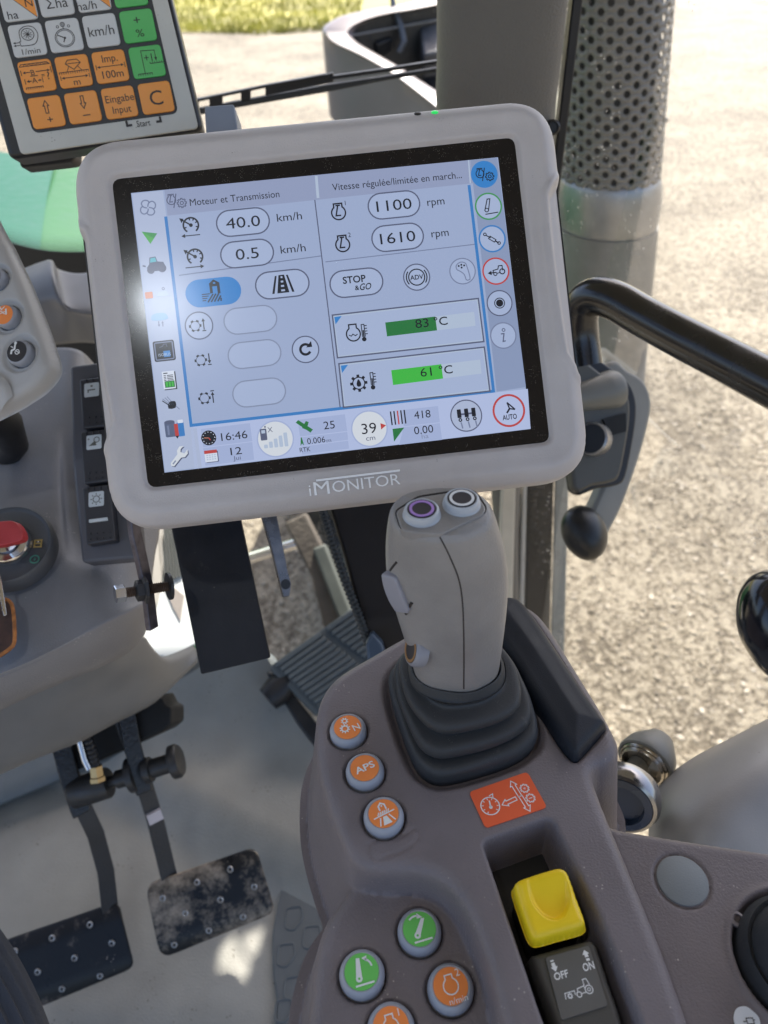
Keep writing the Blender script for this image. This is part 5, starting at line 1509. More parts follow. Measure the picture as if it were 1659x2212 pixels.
# dash cowl above
MB().patch([row((-60, 620, .98), (30, 588, .97), (88, 566, .96), (112, 562, .95), (128, 582, .97), (180, 590, .98), (260, 570, 1.0)),
            row((-60, 660, .93), (30, 620, .92), (92, 595, .91), (118, 600, .90), (135, 625, .93), (190, 620, .95), (260, 600, .97)),
            row((-60, 700, .91), (40, 660, .90), (100, 640, .89), (130, 650, .885), (150, 668, .90), (200, 672, .91), (260, 660, .93)),
            row((-60, 740, .93), (50, 690, .92), (110, 672, .91), (140, 678, .91), (165, 682, .92), (205, 690, .93), (260, 680, .95)),
            row((-60, 790, 1.0), (60, 750, .98), (120, 745, .97), (150, 742, .97), (180, 740, .98), (215, 742, .99), (260, 740, 1.0))], 6).build('cowl', mat('cowl_grey', (.17, .175, .195), .5, bump=.2), dash, smooth=60, solid=.004)
# ignition lock
IF = camfr(19, 1181, .655, rot=4, tilt=-30, yaw=6)
ir = 92 * .655 / F
ign = MB().lathe(IF.P(19, 1181), IF.n, [(ir * 1.03, -.012), (ir * 1.03, .004), (ir * .985, .006), (ir * .95, .003), (ir * .90, .002), (0, .002)], 60).build('ignition_bezel', mat('ignition_black', (.085, .088, .095), .45, bump=.15), dash)
lr_ = 50 * .655 / F
MB().lathe(IF.P(19, 1179, .002), IF.n, [(lr_, -.002), (lr_, .004), (lr_ * .9, .007), (lr_ * .66, .0075), (lr_ * .62, .005), (lr_ * .58, .005), (lr_ * .56, .009), (lr_ * .40, .009), (lr_ * .38, .004), (0, .004)], 48).build('lock_cylinder', m_chrome, ign)
p = Pr(IF, .0025); m_amb, m_grn = mat('amber_print', (.55, .38, .12), .4, var=0), mat('green_print', (.08, .30, .22), .4, var=0)
p.o(84, 1177); p.line([(-7, -8), (-7, 8), (7, 8), (7, -8)], 3.5, m_amb, 1, True); p.line([(-7, 0), (7, 0)], 3, m_amb, 1); p.rect((0, 4), 4, 4, m_chrome, 2)
p.o(77, 1211); p.ring((0, 0), 9, 3, m_grn, 1, 24); p.line([(-3, 0), (3, 0)], 2, m_grn, 1); p.line([(0, -4), (0, 4)], 2, m_grn, 1)
p.build('lock_symbols', ign)
# ------------------------------------------------------------------ keys
kf = camfr(20, 1150, .61, rot=6, tilt=-10)
ky = thing('ignition_key', 'red plastic headed key in the ignition lock', 'key', IF.P(19, 1181, .005))
pris(kf, [(-70, 1134), (0, 1126), (26, 1124), (38, 1132), (49, 1152), (49, 1163), (43, 1169), (8, 1178), (-70, 1190)], .004, .010, 'head', mat('red_plastic', (.42, .035, .04), .42, bump=.1, var=.08, vscale=60), ky, bev=.003, r=8)
MB().strip([kf.P(15, 1170, -.006), IF.P(19, 1181, .004)], .010, .002, CR).build('blade', m_chrome, ky)
fob = thing('leather_key_fob', 'dark brown leather key fob with orange worn edge', 'key fob', at(0, 1420, .60))
fk = camfr(0, 1350, .615, rot=4, tilt=-25)
pris(fk, [(-70, 1300), (-20, 1292), (10, 1293), (25, 1305), (31, 1338), (32, 1385), (20, 1404), (-5, 1420), (-70, 1440)], 0, .004, 'leather', mat('brown_leather', (.055, .024, .016), .6, var=.5, vscale=90, bump=.3, bscale=300, dust2=.1, d2scale=70, dcol=(.25, .09, .03)), fob, bev=.001, r=12)
edge_ = smooth([(-20, 1292), (10, 1294), (25, 1306), (30, 1338), (31, 1385), (20, 1402), (-5, 1418)], 5, False)
MB().tube([fk.P(x, y, -.001) for x, y in edge_], .0016, 8).build('worn_edge', mat('worn_orange', (.40, .15, .04), .7, var=.4, vscale=200), fob)
sk = thing('loose_key', 'slim silver key resting on the brown fob', 'key', fk.P(10, 1330, .002))
MB().strip([fk.P(-6, 1235, .003), fk.P(0, 1262, .003), fk.P(6, 1295, .003), fk.P(12, 1330, .003)], [.0035, .0040, .0032, .0026], .0018, fk.n).build('blade', m_chrome, sk, bev=.0004)
mb = MB()
for i in range(6): mb.box(Fr(fk.P(3 + 1.7 * i, 1268 + 10 * i, .003), fk.x, fk.n), -.0024, -.0008, -.0008, .0008, -.0009, .0009)
mb.build('teeth', m_chrome, sk)

# ------------------------------------------------------------------ instrument pod at far left
pod = thing('button_pod', 'pale grey button pod cut by the left edge', 'control panel', at(40, 900, .60))
PDF = camfr(40, 720, .58, rot=10, tilt=-12, yaw=-10)
ppx = [(-160, 300), (-60, 400), (-18, 487), (4, 525), (42, 605), (84, 715), (102, 772), (105, 790), (96, 808), (72, 834), (22, 866), (-25, 890), (-160, 945)]
pq_ = [PDF.q(x, y) for x, y in rpoly(ppx, 12, 3)]
pbt = [(-8, 602, 24), (15, 684, 27), (43, 763, 29)]
pbc = [(*PDF.q(x, y), r_ * PDF.s) for x, y, r_ in pbt]
axd = Vector((pbc[2][0] - pbc[1][0], pbc[2][1] - pbc[1][1])).normalized()
def podf(U, V):
    S = sdf(U, V, pq_)
    W = fillet(S, .008) - np.clip(S, 0, 1) * 5
    for u, v, r_ in pbc:
        d = np.sqrt((U - u) ** 2 + (V - v) ** 2)
        W = W - .003 * (1 - sstep(d, r_ * 1.25, r_ * 1.6))
        W = W - .004 * (1 - sstep(d, r_ * .98, r_ * 1.08))
    return np.maximum(W, -.014), S - .0025
hfield('pod_body', PDF, bbox(pq_, .008), .0010, podf, m_pod, pod)
for (x, y, r_), (u, v, rr_), k in zip(pbt, pbc, range(3)):
    o = PDF.p(u, v, -.003)
    bt = MB().lathe(o, PDF.n, [(rr_ * .97, -.004), (rr_ * .97, .0035), (rr_ * .9, .0058), (rr_ * .82, .0064), (0, .0064)], 40).build('push_button', m_rim, pod)
    bt['label'] = ['grey button cut by the left edge', 'orange button with axle pictogram', 'black button with seated driver pictogram'][k]
    MB().lathe(o, PDF.n, [(rr_ * .81, .0062), (rr_ * .80, .0068), (0, .0069)], 36).build('cap', [mat('grey_cap', (.25, .25, .26), .4), m_o, mat('black_cap', (.035, .033, .035), .4)][k], bt)
    p = Pr(PDF, .0041); p.o(x - 2, y - 5)
    if k == 1: p.line([(-10, -9), (-10, 3)], 4, m_w); p.line([(9, -8), (9, 6)], 4, m_w); p.line([(-8, -3), (8, -1), (-6, 4), (6, -6)], 2, m_w); p.line([(-14, 10), (-6, 14), (-2, 6), (6, 12)], 2, m_w)
    if k == 2: p.disc((1, 13), 3.5, m_w, 1, 14); p.line([(0, 10), (-2, 0), (-9, -2), (-11, -10)], 4.5, m_w); p.line([(-5, 4), (-11, 8)], 2, m_w); p.ring((4, -8), 5, 2, m_w, 1, 18); p.line([(0, -4), (10, -12)], 2, m_w)
    p.build('symbol', bt)
MB().patch([[PDF.P(-30, 800, .004), PDF.P(0, 810, .004), PDF.P(20, 830, .002), PDF.P(28, 855, .0)], [PDF.P(-30, 830, .006), PDF.P(-5, 835, .006), PDF.P(8, 848, .004), PDF.P(14, 868, .001)], [PDF.P(-30, 880, .0), PDF.P(-15, 880, .0), PDF.P(-5, 885, -.001), PDF.P(0, 892, -.003)]], 5).build('raised_lip', m_pod, pod)
stem = MB().tube([at(-40, 880, .66), at(10, 915, .69), at(30, 960, .72), at(0, 1000, .76)], [.02, .016, .013, .012], 16).build('stem', m_black, pod)

# ------------------------------------------------------------------ mounting hardware under the monitor
bk = thing('bolted_strap', 'dark steel strap with a long bolt below monitor corner', 'bracket', at(325, 1355, .585))
bn_ = (CB * .35 + CR * .9).normalized()
MB().strip([at(286, 1095, .56), at(291, 1150, .565), at(304, 1205, .57), at(318, 1270, .578), at(327, 1345, .585), at(329, 1358, .586)], [.010] * 6, .0048, bn_).build('bar', mat('scuffed_steel', (.10, .09, .105), .35, metal=.7, var=.35, vscale=120, dust=.3, dscale=300, dcol=(.6, .6, .62)), bk, bev=.0008)
b0, b1 = at(248, 1284, .560), at(366, 1266, .580); ba = (b1 - b0).normalized(); bl = (b1 - b0).length
bolt = MB().lathe(b0, ba, [(.0062, 0), (.0066, .0008), (.0066, .0066), (.0060, .0074), (0, .0074)], 6).build('bolt_head', m_chrome, bk, smooth=20)
mb = MB(); prof = []
h = .007
while h < bl:
    prof += [(.0040, h), (.0034, h + .0007)]; h += .0014
mb.lathe(b0, ba, prof, 18).build('bolt_thread', mat('rusty_thread', (.09, .06, .045), .5, metal=.6, var=.6, vscale=60, dust2=.25, d2scale=50, dcol=(.20, .10, .05)), bk)
MB().lathe(b0 + ba * .0145, ba, [(.0055, 0), (.0080, .001), (.0080, .0055), (.0105, .0065), (.0105, .0085), (.005, .009)], 6).build('nut', m_steel, bk, smooth=20)
MB().lathe(b1 - ba * .0012, ba, [(.0105, 0), (.0105, .0022), (.004, .0022), (.004, 0)], 26).build('washer', m_steel, bk)
plt = thing('steel_plate', 'black scuffed steel plate hanging below the monitor', 'plate', at(505, 1440, .63))
PLF = camfr(475, 1300, .62, rot=8, tilt=-6)
pris(PLF, [(362, 1100), (512, 1085), (584, 1421), (434, 1457)], 0, .004, 'plate', mat('black_scuffed', (.016, .016, .019), .45, spec=.3, bump=.1, bscale=400, var=.3, vscale=25, dust=.4, dscale=260, dust2=.16, d2scale=28, dcol=(.10, .085, .07)), plt, bev=.0008, r=5)
fb = thing('flat_bar', 'short flat steel bar hanging under the monitor centre', 'bar', at(622, 1288, .63))
BF = camfr(605, 1200, .625, rot=10, yaw=35)
pris(BF, [(560, 1090), (592, 1082), (622, 1230), (630, 1262), (626, 1288), (613, 1290), (590, 1195)], 0, .004, 'bar', mat('worn_steel', (.16, .15, .15), .3, metal=.8, var=.3, vscale=80), fb, bev=.0007)
MB().lathe(BF.P(617, 1262, .0002), BF.n, [(.0042, -.001), (.0042, .0003), (0, .0003)], 20).build('bolt_hole', m_black, fb)
# block behind the monitor's upper edge
mbk = thing('mount_block', 'blue grey block peeking above the monitor beside the keypad', 'block', at(475, 270, .60))
pris(camfr(475, 260, .585, rot=6), [(441, 229), (505, 224), (516, 300), (446, 308)], 0, .03, 'block', mat('blue_grey_block', (.25, .28, .34), .5), mbk, bev=.0015)

# ------------------------------------------------------------------ post and ribbed hose behind the joystick
pst = thing('black_post', 'dark flat post behind the joystick', 'post', at(830, 1400, .80))
PSF = camfr(790, 1250, .78, rot=12, tilt=-8)
pris(PSF, [(700, 1060), (870, 1040), (905, 1400), (800, 1420), (742, 1200)], 0, .03, 'post', mat('brown_black_plastic', (.020, .016, .015), .55, bump=.2), pst, bev=.004)
pris(PSF, [(862, 1100), (880, 1098), (905, 1400), (890, 1405)], .004, .01, 'edge_strip', mat('slate_strip', (.07, .08, .085), .4), pst, bev=.002)
foot = MB().prism([at(x, y, .74) for x, y in ((790, 1392), (803, 1368), (826, 1392), (840, 1440), (796, 1450))], CB * -.03).build('foot', mat('slate_blue', (.06, .09, .14), .35), pst, bev=.003)
hs = thing('ribbed_hose', 'black corrugated hose along the post', 'hose', at(795, 1390, .76))
hp = [PSF.P(x, y, .004) for x, y in smooth([(690, 1080), (702, 1120), (722, 1185), (748, 1260), (775, 1330), (796, 1392)], 30, False)]
MB().tube(hp, [.0052 if (i // 2) % 2 else .0040 for i in range(len(hp))], 12).build('hose', mat('hose_black', (.03, .036, .04), .4), hs, smooth=60)

# ------------------------------------------------------------------ pale side panel with grooves and modelled shade, frame bar
wp = thing('white_panel', 'sunlit white panel between dashboard and black plate', 'panel', at(360, 1420, 1.3))
WPF = camfr(365, 1290, 1.28, rot=4, tilt=-25)
pris(WPF, [(310, 1100), (420, 1080), (470, 1395), (418, 1391), (392, 1408), (363, 1418), (338, 1415), (322, 1395), (308, 1370)], 0, .008, 'sheet', mat('white_paint', (.74, .76, .74), .4, var=.03), wp, bev=.002, r=4)
pris(WPF, [(330, 1100), (352, 1095), (352, 1240), (340, 1300), (328, 1330)], .006, .004, 'pale_strip', mat('beige_strip', (.45, .42, .37), .5), wp, bev=.001)
pris(WPF, [(352, 1262), (378, 1270), (398, 1286), (389, 1342), (372, 1310)], .003, .002, 'shade_wedge', mat('shade_taupe', (.34, .30, .27), .5), wp, bev=.0006)  # flat piece standing in for the triangular shadow on the sheet
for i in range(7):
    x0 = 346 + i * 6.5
    MB().strip([WPF.P(x0 - 6, 1120, .004), WPF.P(x0, 1190 - 4 * i, .004), WPF.P(x0 + 7, 1262 - 3 * i, .004)], .003, .004, WPF.n).build('groove_shade_rib', mat('groove_shade_grey', (.10, .105, .10), .5), wp)  # dark ribs model the vent grooves together with the striped shadow
fbar = thing('frame_bar', 'brown grey chassis bar seen through the lower glass', 'bar', at(740, 1400, 1.55))
MB().strip([at(640, 1120, 1.6), at(700, 1240, 1.58), at(745, 1420, 1.55)], .05, .03, CB).build('bar', mat('dusty_brown', (.10, .085, .07), .7, var=.3, vscale=12, bump=.3, bscale=80), fbar, bev=.006)
MB().strip([at(690, 1180, 1.57), at(735, 1300, 1.55), at(775, 1400, 1.53)], .03, .02, CB).build('rail', mat('dusty_green_grey', (.085, .095, .085), .6, var=.2, vscale=15), fbar, bev=.006)
xb = thing('cross_tube', 'bright tube crossing below the monitor', 'tube', at(620, 1180, 1.6))
MB().tube([at(540, 1205, 1.65), at(660, 1168, 1.65)], .012, 14).build('tube', m_chrome, xb)

# ------------------------------------------------------------------ foot pedals
def pad(name, label, corners, d, rot, arm, nibs, dirt):
    t = thing(name, label, 'pedal', onz(*corners[3], .06), 'brake pedals')
    c = (sum(a[0] for a in corners) / 4, sum(a[1] for a in corners) / 4)
    o = at(*c, d)
    fr = Fr(o, at(*corners[1], d) - at(*corners[0], d), Vector((0, -.62, .79)))
    q = [fr.q(*a) for a in rpoly(corners, 26, 5)]
    xs = [a for a, b in q]; w_ = (max(xs) - min(xs)) / 2
    S0 = [(u, v) for u, v in q]
    def f(U, V):
        S = sdf(U, V, S0)
        vv = V / (max(b for a, b in S0) + 1e-6)
        W = -.007 * np.clip(np.abs(vv) - .45, 0, 1) ** 2 * 3 + fillet(S, .0015)
        return W, S - .0001
    pl = hfield('pad', fr, bbox(S0, .002), .0015, f, dirt, t)
    m_ = pl.modifiers.new('solid', 'SOLIDIFY'); m_.thickness = .004; m_.offset = -1
    tp_ = bvh(pl)
    for x, y in nibs:
        l, n_ = hit(tp_, x, y)
        if l is None: continue
        MB().lathe(l, n_, [(.0042, -.001), (.0040, .0010), (.0030, .0018), (.0022, .0016), (.0020, -.001), (0, -.001)], 14).build('grip_nib', mat('nib_steel', (.35, .34, .33), .35, metal=.6), t)
    MB().strip([at(*a) for a in arm], .020, .008, CB - CU * .5 + CR * .7).build('arm', m_steel, t, bev=.001)
    return t, fr
c2 = lambda x, y: (x / 2.326, 1426.5 + y / 2.326)
md1 = mat('pedal_paint_dusty', (.014, .014, .015), .34, spec=.25, bump=.15, bscale=300, dust2=.85, d2scale=15, dcol=(.36, .29, .22), dust=.3, dscale=200)
md2 = mat('pedal_paint', (.013, .013, .014), .34, spec=.25, bump=.15, bscale=300, dust2=.30, d2scale=16, dcol=(.30, .24, .20), dust=.3, dscale=200)
t2, f2 = pad('brake_pedal', 'black brake pedal plate dusted with pale mud, right of the two', [(312, 1913), (553, 1830), (596, 1973), (347, 2076)], .97, 0,
    [(262, 1545, .93), (283, 1605, .935), (310, 1690, .95), (335, 1770, .965), (352, 1840, .98), (368, 1905, .99)],
    [c2(*a) for a in ((818, 1195), (990, 1115), (1157, 1050), (1278, 1137), (1108, 1202), (932, 1270), (876, 1428), (1050, 1357), (1222, 1288))], md1)
t1, f1 = pad('brake_pedal', 'black brake pedal plate at lower left, left of the two', [(-10, 2040), (255, 1948), (291, 2092), (60, 2190)], .97, 0,
    [(135, 1610, .93), (155, 1680, .935), (178, 1740, .94), (206, 1800, .955), (228, 1880, .975), (238, 1965, .99)],
    [c2(*a) for a in ((75, 1462), (262, 1395), (452, 1328), (562, 1420), (375, 1495), (190, 1565), (312, 1650), (503, 1585))], md2)
mb = MB().strip([at(330, 1752, .957), at(337, 1772, .962)], .018, .0086, CB - CU * .5 + CR * .7).build('white_mark', mat('pink_white_mark', (.55, .5, .52), .5), t2)
lk = thing('pedal_lock_pin', 'dark steel locking pin joining the two pedal arms', 'lock pin', at(280, 1700, .95))
la_, lb_ = at(165, 1712, .925), at(400, 1638, .925); lx = (lb_ - la_).normalized()
MB().lathe(la_, lx, [(.017, -.005), (.0185, -.003), (.0185, .040), (.017, .042), (.007, .042), (.007, .052), (.011, .052), (.011, .068), (.007, .069)], 28).build('clevis', m_steel, lk)
MB().lathe(la_ + lx * .067, lx, [(.009, 0), (.021, .001), (.021, .009), (.009, .0095)], 30).build('flange', m_steel, lk)
MB().lathe(la_ + lx * .086, lx, [(.012, 0), (.015, .001), (.015, .009), (.0115, .010), (.0115, .033), (.0165, .034), (.0205, .036), (.0205, .043), (.018, .046), (0, .047)], 30).build('knob', m_steel, lk)
MB().strip([at(272, 1540, .92), at(286, 1610, .92), at(306, 1690, .921), at(312, 1712, .922)], .020, .008, CB + CR * .6).build('side_plate', m_dirtb, lk, bev=.002)
MB().strip([at(130, 1600, .92), at(150, 1680, .92), at(172, 1745, .922), at(178, 1758, .923)], .022, .008, CB + CR * .6).build('side_plate', m_dirtb, lk, bev=.002)
cb2 = thing('brake_cable', 'black corrugated cable with brass end above the pedals', 'cable', at(205, 1675, .92))
pc = smooth([(165, 1555), (185, 1585), (200, 1630), (208, 1672)], 14, False)
MB().tube([at(x, y, .905) for x, y in pc], [.0062 if i % 3 else .0052 for i in range(len(pc))], 12).build('sheath', m_black, cb2)
MB().lathe(at(207, 1655, .905), at(212, 1688, .905) - at(207, 1655, .905), [(.008, 0), (.008, .012), (.0095, .013), (.0095, .018), (0, .018)], 6).build('brass_end', mat('brass', (.45, .30, .14), .3, metal=.9), cb2, smooth=20)
MB().tube([at(172, 1602, .90), at(182, 1640, .90), at(192, 1662, .90)], .0035, 10).build('steel_tube', m_chrome, cb2)
bx_ = thing('bump_box', 'black box hanging under the dashboard above the pedals', 'box', at(330, 1590, .93))
pris(camfr(310, 1560, .93, rot=22, tilt=-10), [(150, 1590), (345, 1500), (357, 1524), (370, 1530), (370, 1565), (352, 1580), (165, 1665)], 0, .05, 'box', mat('void_black', (.006, .006, .006), .7), bx_, bev=.003)

# ------------------------------------------------------------------ ribbed accelerator pedal
ac = thing('accelerator_pedal', 'ribbed slate rubber accelerator pedal in front of the console', 'pedal', at(700, 1500, 1.26))
AFr = Fr(at(700, 1430, 1.20), at(766, 1311, 1.26) - at(582, 1440, 1.14), Vector((.05, -.42, .9)))
acq = [(580, 1441), (766, 1309), (905, 1400), (682, 1545)]
m_ac = mat('slate_rubber', (.085, .10, .105), .5, bump=.3, bscale=500, dust2=.05, d2scale=9, dcol=(.25, .24, .2))
pris(AFr, acq, 0, .02, 'tread_base', m_ac, ac, bev=.004, r=8)
A_, B_, C_, D_ = [Vector((*AFr.q(*a), 0)) for a in acq]
for i in range(11):
    t = (i + .7) / 11.6
    P0, P1 = A_.lerp(D_, t), B_.lerp(C_, t)
    for s0, s1 in ((.06, .56), (.63, .97)):
        q0, q1 = P0.lerp(P1, s0), P0.lerp(P1, s1)
        MB().strip([AFr.p(q0.x, q0.y, .002), AFr.p(q1.x, q1.y, .002)], .0075, .006, AFr.n).build('rib', m_ac, ac, bev=.0015)
pris(AFr, [(574, 1450), (600, 1452), (700, 1580), (720, 1640), (690, 1625), (640, 1560)], -.022, .03, 'frame', m_black, ac, bev=.004)
MB().lathe(AFr.P(600, 1492, -.02), AFr.x, [(.02, -.02), (.024, 0), (.02, .03)], 16).build('hinge', m_black, ac)

# ------------------------------------------------------------------ floor mat
fm = thing('floor_mat', 'slate grey floor mat with raised diamond outlines beside console', 'floor mat', onz(660, 2100, .002))
MFr = Fr(onz(660, 2050, .004), (1, 0, 0), (0, 0, 1))
mq = smooth([(720, 1690), (690, 1740), (650, 1810), (615, 1900), (594, 1980), (588, 2060), (598, 2160), (620, 2300), (900, 2300), (900, 1690)], 4)
m_mat = mat('mat_slate', (.095, .105, .108), .55, bump=.35, bscale=700, var=.1, vscale=10)
MB().prism([MFr.P(x, y, .004) for x, y in mq], (0, 0, -.006)).build('mat', m_mat, fm, bev=.002, smooth=30)
dm = lambda x, y: (x / 2.326, 1426.5 + y / 2.326)
for (cx_, cy_) in ((1620, 890), (1555, 1110), (1670, 1250), (1470, 1295), (1560, 1390), (1432, 1480), (1550, 1560), (1465, 1645), (1545, 1760), (1640, 1080), (1420, 1760), (1500, 1880)):
    px_, py_ = dm(cx_, cy_)
    w_ = 17
    q = [(px_ - w_ + 4, py_ - 22), (px_ + w_ + 3, py_ - 26), (px_ + w_ + 5, py_ + 2), (px_ + 2, py_ + 27), (px_ - w_, py_ + 22), (px_ - w_ + 2, py_ - 6)]
    q = rpoly(q, 8, 3)
    P = [MFr.P(x, y, .0042) for x, y in q]
    MB().tube(P + [P[0], P[1]], .0014, 8).build('raised_diamond', m_mat, fm)

# ------------------------------------------------------------------ grab rail, latch, knob and fittings on the right
gr = thing('grab_rail', 'black glossy tubular grab rail at right', 'handrail', at(1260, 720, .80))
rp = smooth([(1262, 790, .815), (1254, 730, .81), (1252, 685, .80), (1262, 655, .79), (1290, 640, .775), (1330, 650, .76), (1380, 678, .742), (1450, 716, .715), (1560, 773, .675), (1680, 836, .632), (1800, 900, .59)], 6, False)
MB().tube([at(*a) for a in rp], .0192, 28).build('tube', mat('worn_black_gloss', (.012, .011, .012), .26, var=.35, vscale=30, coat=.5, coatr=.15, dust2=.03, d2scale=22, dcol=(.12, .10, .08)), gr)
lt = thing('door_latch', 'grey door latch with curved lever and black knob', 'door handle', at(1290, 1200, .90))
LF = camfr(1330, 980, .90, rot=-4, yaw=18)
m_latch = mat('latch_lit_grey', (.31, .295, .255), .5, bump=.25, bscale=900)  # lever: light from outside put into a paler grey
pris(LF, smooth([(1330, 778), (1356, 798), (1386, 816), (1403, 842), (1409, 872), (1405, 905), (1390, 965), (1372, 1022), (1345, 1095), (1316, 1152), (1292, 1190), (1277, 1206), (1264, 1196), (1258, 1160), (1266, 1130), (1290, 1080), (1310, 1030), (1330, 960), (1345, 900), (1340, 850), (1300, 800)], 3), -.012, .022, 'lever', m_latch, lt, bev=.005)
pris(LF, smooth([(1250, 742), (1268, 756), (1322, 796), (1358, 824), (1374, 862), (1375, 905), (1366, 965), (1352, 1030), (1335, 1048), (1290, 1055), (1240, 1060), (1235, 900)], 3), .004, .016, 'gasket', m_black, lt, bev=.003)
m_lh = mat('latch_shaded_olive', (.085, .08, .066), .45, bump=.3, bscale=700)  # housing: its shade put into a darker copy of the latch colour
pris(LF, smooth([(1246, 778), (1300, 806), (1345, 832), (1361, 866), (1362, 905), (1354, 962), (1340, 1026), (1322, 1042), (1280, 1050), (1240, 1055), (1235, 900)], 3), .016, .014, 'housing', m_lh, lt, bev=.004)
MB().lathe(LF.P(1245, 860, .010), LF.P(1345, 838, .006) - LF.P(1245, 860, .010), [(.014, -.02), (.017, .0), (.022, .035), (.0235, .050), (.0215, .056), (0, .057)], 36).build('barrel', mat('barrel_olive', (.20, .19, .16), .4, bump=.2), lt)
pris(LF, [(1303, 906), (1352, 892), (1353, 932), (1318, 941)], .019, .004, 'recess', mat('void_black', (.006, .006, .006), .7), lt)
tb = MB().lathe(LF.P(1287, 950, .016), (LF.n * .55 + -LF.x * .83), [(.018, -.004), (.019, -.002), (.019, .012), (.017, .014), (.016, .011), (0, .011)], 36).build('thumb_tab', mat('tab_metal', (.35, .34, .33), .3, metal=.6), lt)
MB().lathe(LF.P(1287, 950, .016), (LF.n * .55 + -LF.x * .83), [(.0165, .0105), (.0165, .0122), (0, .0122)], 36).build('tab_face', m_black, tb)
kx = (CR * -.62 + CU * -.38 + CB * .68).normalized()
kb = MB().lathe(LF.P(1262, 1150, .004), kx, [tuple(q) for q in cr(np.array([(.020, -.020), (.0235, -.012), (.0250, .0), (.0235, .012), (.018, .021), (.008, .0265), (0, .027)]), 4)], 36)
ke = (CR * .45 - CU * .89).normalized(); kc0 = LF.P(1256, 1150, .004)
kb.v = [tuple(kc0 + (Vector(v) - kc0) * .92 + ke * ke.dot(Vector(v) - kc0) * .38) for v in kb.v]
kb.build('knob', mat('knob_black', (.018, .018, .018), .38), lt)
kn = thing('hand_lever', 'glossy black lever knob cut by the right edge', 'lever', at(1700, 1560, .56))
MB().tube([at(1700, 1560, .56), at(1692, 1440, .55)], .007, 12).build('shaft', m_blackg, kn)
MB().lathe(at(1690, 1440, .55), (CU + CR * -.08), [tuple(q) for q in cr(np.array([(.012, -.005), (.018, .003), (.026, .020), (.028, .036), (.0255, .052), (.019, .063), (.010, .069), (0, .071)]), 5)], 48).build('ball', m_blackg, kn)
ar = thing('arch_cover', 'smooth grey moulded cover at lower right', 'cover', at(1560, 1850, .62))
MB().patch([row((1760, 1490, .74), (1690, 1535, .72), (1590, 1588, .70), (1505, 1632, .69), (1445, 1675, .68), (1412, 1722, .67), (1401, 1790, .66), (1403, 1860, .65)),
            row((1800, 1515, .70), (1730, 1552, .68), (1622, 1606, .66), (1540, 1652, .65), (1482, 1700, .64), (1444, 1752, .63), (1434, 1820, .62), (1436, 1890, .61)),
            row((1840, 1600, .66), (1770, 1640, .64), (1680, 1685, .62), (1610, 1730, .61), (1560, 1780, .60), (1530, 1830, .595), (1520, 1890, .59), (1522, 1950, .585)),
            row((1900, 1760, .64), (1850, 1790, .63), (1790, 1830, .62), (1740, 1870, .61), (1700, 1910, .60), (1680, 1960, .60), (1670, 2010, .59), (1670, 2060, .585))], 7).build('cover', mat('arch_grey', (.29, .275, .265), .42, bump=.15, bscale=700, dust=.15, dscale=150, dcol=(.08, .07, .06)), ar, smooth=60, solid=.004)
cf = lambda x, y: (1289.3 + x / 8.577, 1563.6 + y / 8.577)
ga = thing('steel_gaiter', 'grey rubber and steel ringed socket behind the console', 'socket', at(*cf(820, 1230), .70))
ax_ = (CR * -.66 + CU * -.46 + CB * .60).normalized()
go_ = at(*cf(905, 690), .70); RR = 62 * .70 / F
MB().lathe(go_, ax_, [(RR * .5, -.03), (RR * .9, -.012), (RR * 1.0, 0), (RR * .98, .003), (RR * .90, .004), (RR * .88, -.001)], 56, cap=False).build('rubber_lip', mat('grey_rubber', (.20, .195, .175), .5), ga)
MB().lathe(go_, ax_, [(RR * .88, .0), (RR * .87, .005), (RR * .82, .0065), (RR * .80, .004), (RR * .78, .008), (RR * .72, .0095), (RR * .70, .006), (RR * .68, -.012), (0, -.014)], 56).build('metal_ring', mat('warm_metal', (.42, .38, .32), .25, metal=.9, var=.2, vscale=60), ga)
MB().lathe(go_ + ax_ * .002, ax_, [(RR * .67, -.012), (RR * .67, -.006), (0, -.006)], 40).build('dark_inside', m_black, ga)
MB().lathe(go_ - CR * .012 - CU * .010, ax_, [(RR * .34, -.012), (RR * .30, .012), (RR * .18, .018), (0, .019)], 30).build('hub', mat('beige_hub', (.30, .27, .22), .5), ga)
bs = thing('blue_socket', 'round navy blue socket with bright ring behind the console', 'socket', at(1345, 1800, .63))
ax2 = (CR * -.45 + CU * -.35 + CB * .82).normalized()
bo = at(1343, 1732, .63); R2 = 80 * .63 / F
MB().lathe(bo, ax2, [(R2 * .96, -.014), (R2 * 1.0, -.008), (R2 * 1.0, -.002), (R2 * .93, .003), (R2 * .84, .004), (R2 * .80, .002)], 56, cap=False).build('bright_ring', mat('dark_chrome', (.34, .33, .33), .2, metal=.9), bs)
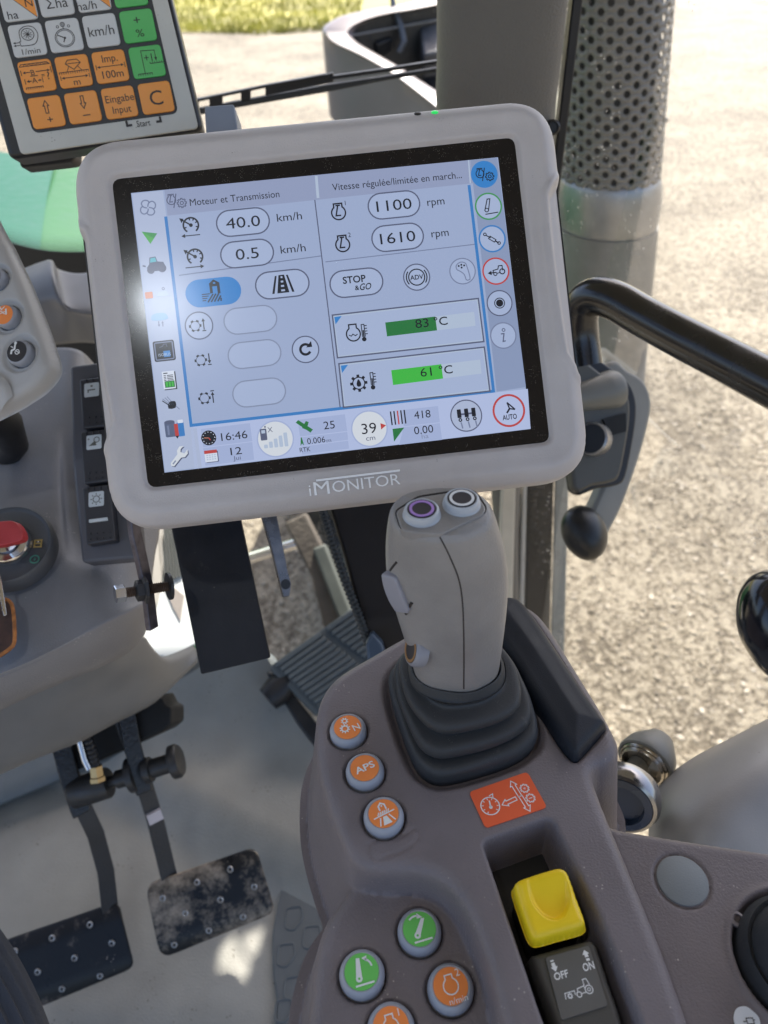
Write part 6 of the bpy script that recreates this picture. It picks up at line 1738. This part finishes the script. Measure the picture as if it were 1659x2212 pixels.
MB().lathe(bo, ax2, [(R2 * .83, .0), (R2 * .82, .0045), (R2 * .62, .0055), (R2 * .58, .002), (R2 * .57, -.004), (0, -.004)], 56).build('navy_face', mat('navy_plastic', (.025, .04, .075), .3), bs)
MB().lathe(bo, ax2, [(R2 * .55, -.004), (R2 * .54, -.0025), (0, -.0025)], 40).build('centre_disc', mat('slate_disc', (.07, .095, .115), .5), bs)

# ------------------------------------------------------------------ ribbed gaiter at lower left
gt = thing('ribbed_gaiter', 'navy black ribbed gaiter in the lower left corner', 'gaiter', at(20, 2250, .60))
gp_ = smooth([(-215, 1975), (-160, 2035), (-100, 2110), (-50, 2195), (-10, 2290), (25, 2400)], 5, False)
rings = []
NR = 120
prev = None
P = [at(x, y, .60) for x, y in gp_]
for i, p_ in enumerate(P):
    t = (P[min(i + 1, len(P) - 1)] - P[max(i - 1, 0)]).normalized()
    e = (CB - t * CB.dot(t)).normalized(); b_ = t.cross(e)
    r0 = .040
    rings.append([p_ + (e * math.cos(2 * math.pi * j / NR) + b_ * math.sin(2 * math.pi * j / NR)) * (r0 + .0022 * math.sin(j * math.pi / 2.5)) for j in range(NR)])
MB().loft(rings).build('sleeve', mat('navy_ribbed', (.025, .032, .05), .6, bump=.4, bscale=500), gt, smooth=60)

# ------------------------------------------------------------------ small roof lamp mirrored in the screen
gp0 = MF.P(352, 655); gr0 = (gp0 - CAM).normalized(); gd0 = gr0 - 2 * gr0.dot(MF.n) * MF.n
gl0 = gp0 + gd0 * ((RZ - .012 - gp0.z) / gd0.z)
lamp = thing('roof_lamp', 'small lit roof lamp, seen only as the bright spot on the screen', 'lamp', gl0)
mlamp = mat('lamp_glow', (.8, .8, .8), .4, var=0)
lb0 = mlamp.node_tree.nodes['Principled BSDF']
lb0.inputs['Emission Color'].default_value = (.86, .93, 1, 1); lb0.inputs['Emission Strength'].default_value = 115
MB().lathe(gl0, (0, 0, -1), [(.022, -.004), (.022, .002), (.016, .004), (0, .005)], 32).build('lens', mlamp, lamp)
MB().lathe(gl0, (0, 0, -1), [(.028, -.008), (.028, .003), (.023, .004), (.023, -.004)], 32, cap=False).build('rim', m_black, lamp)
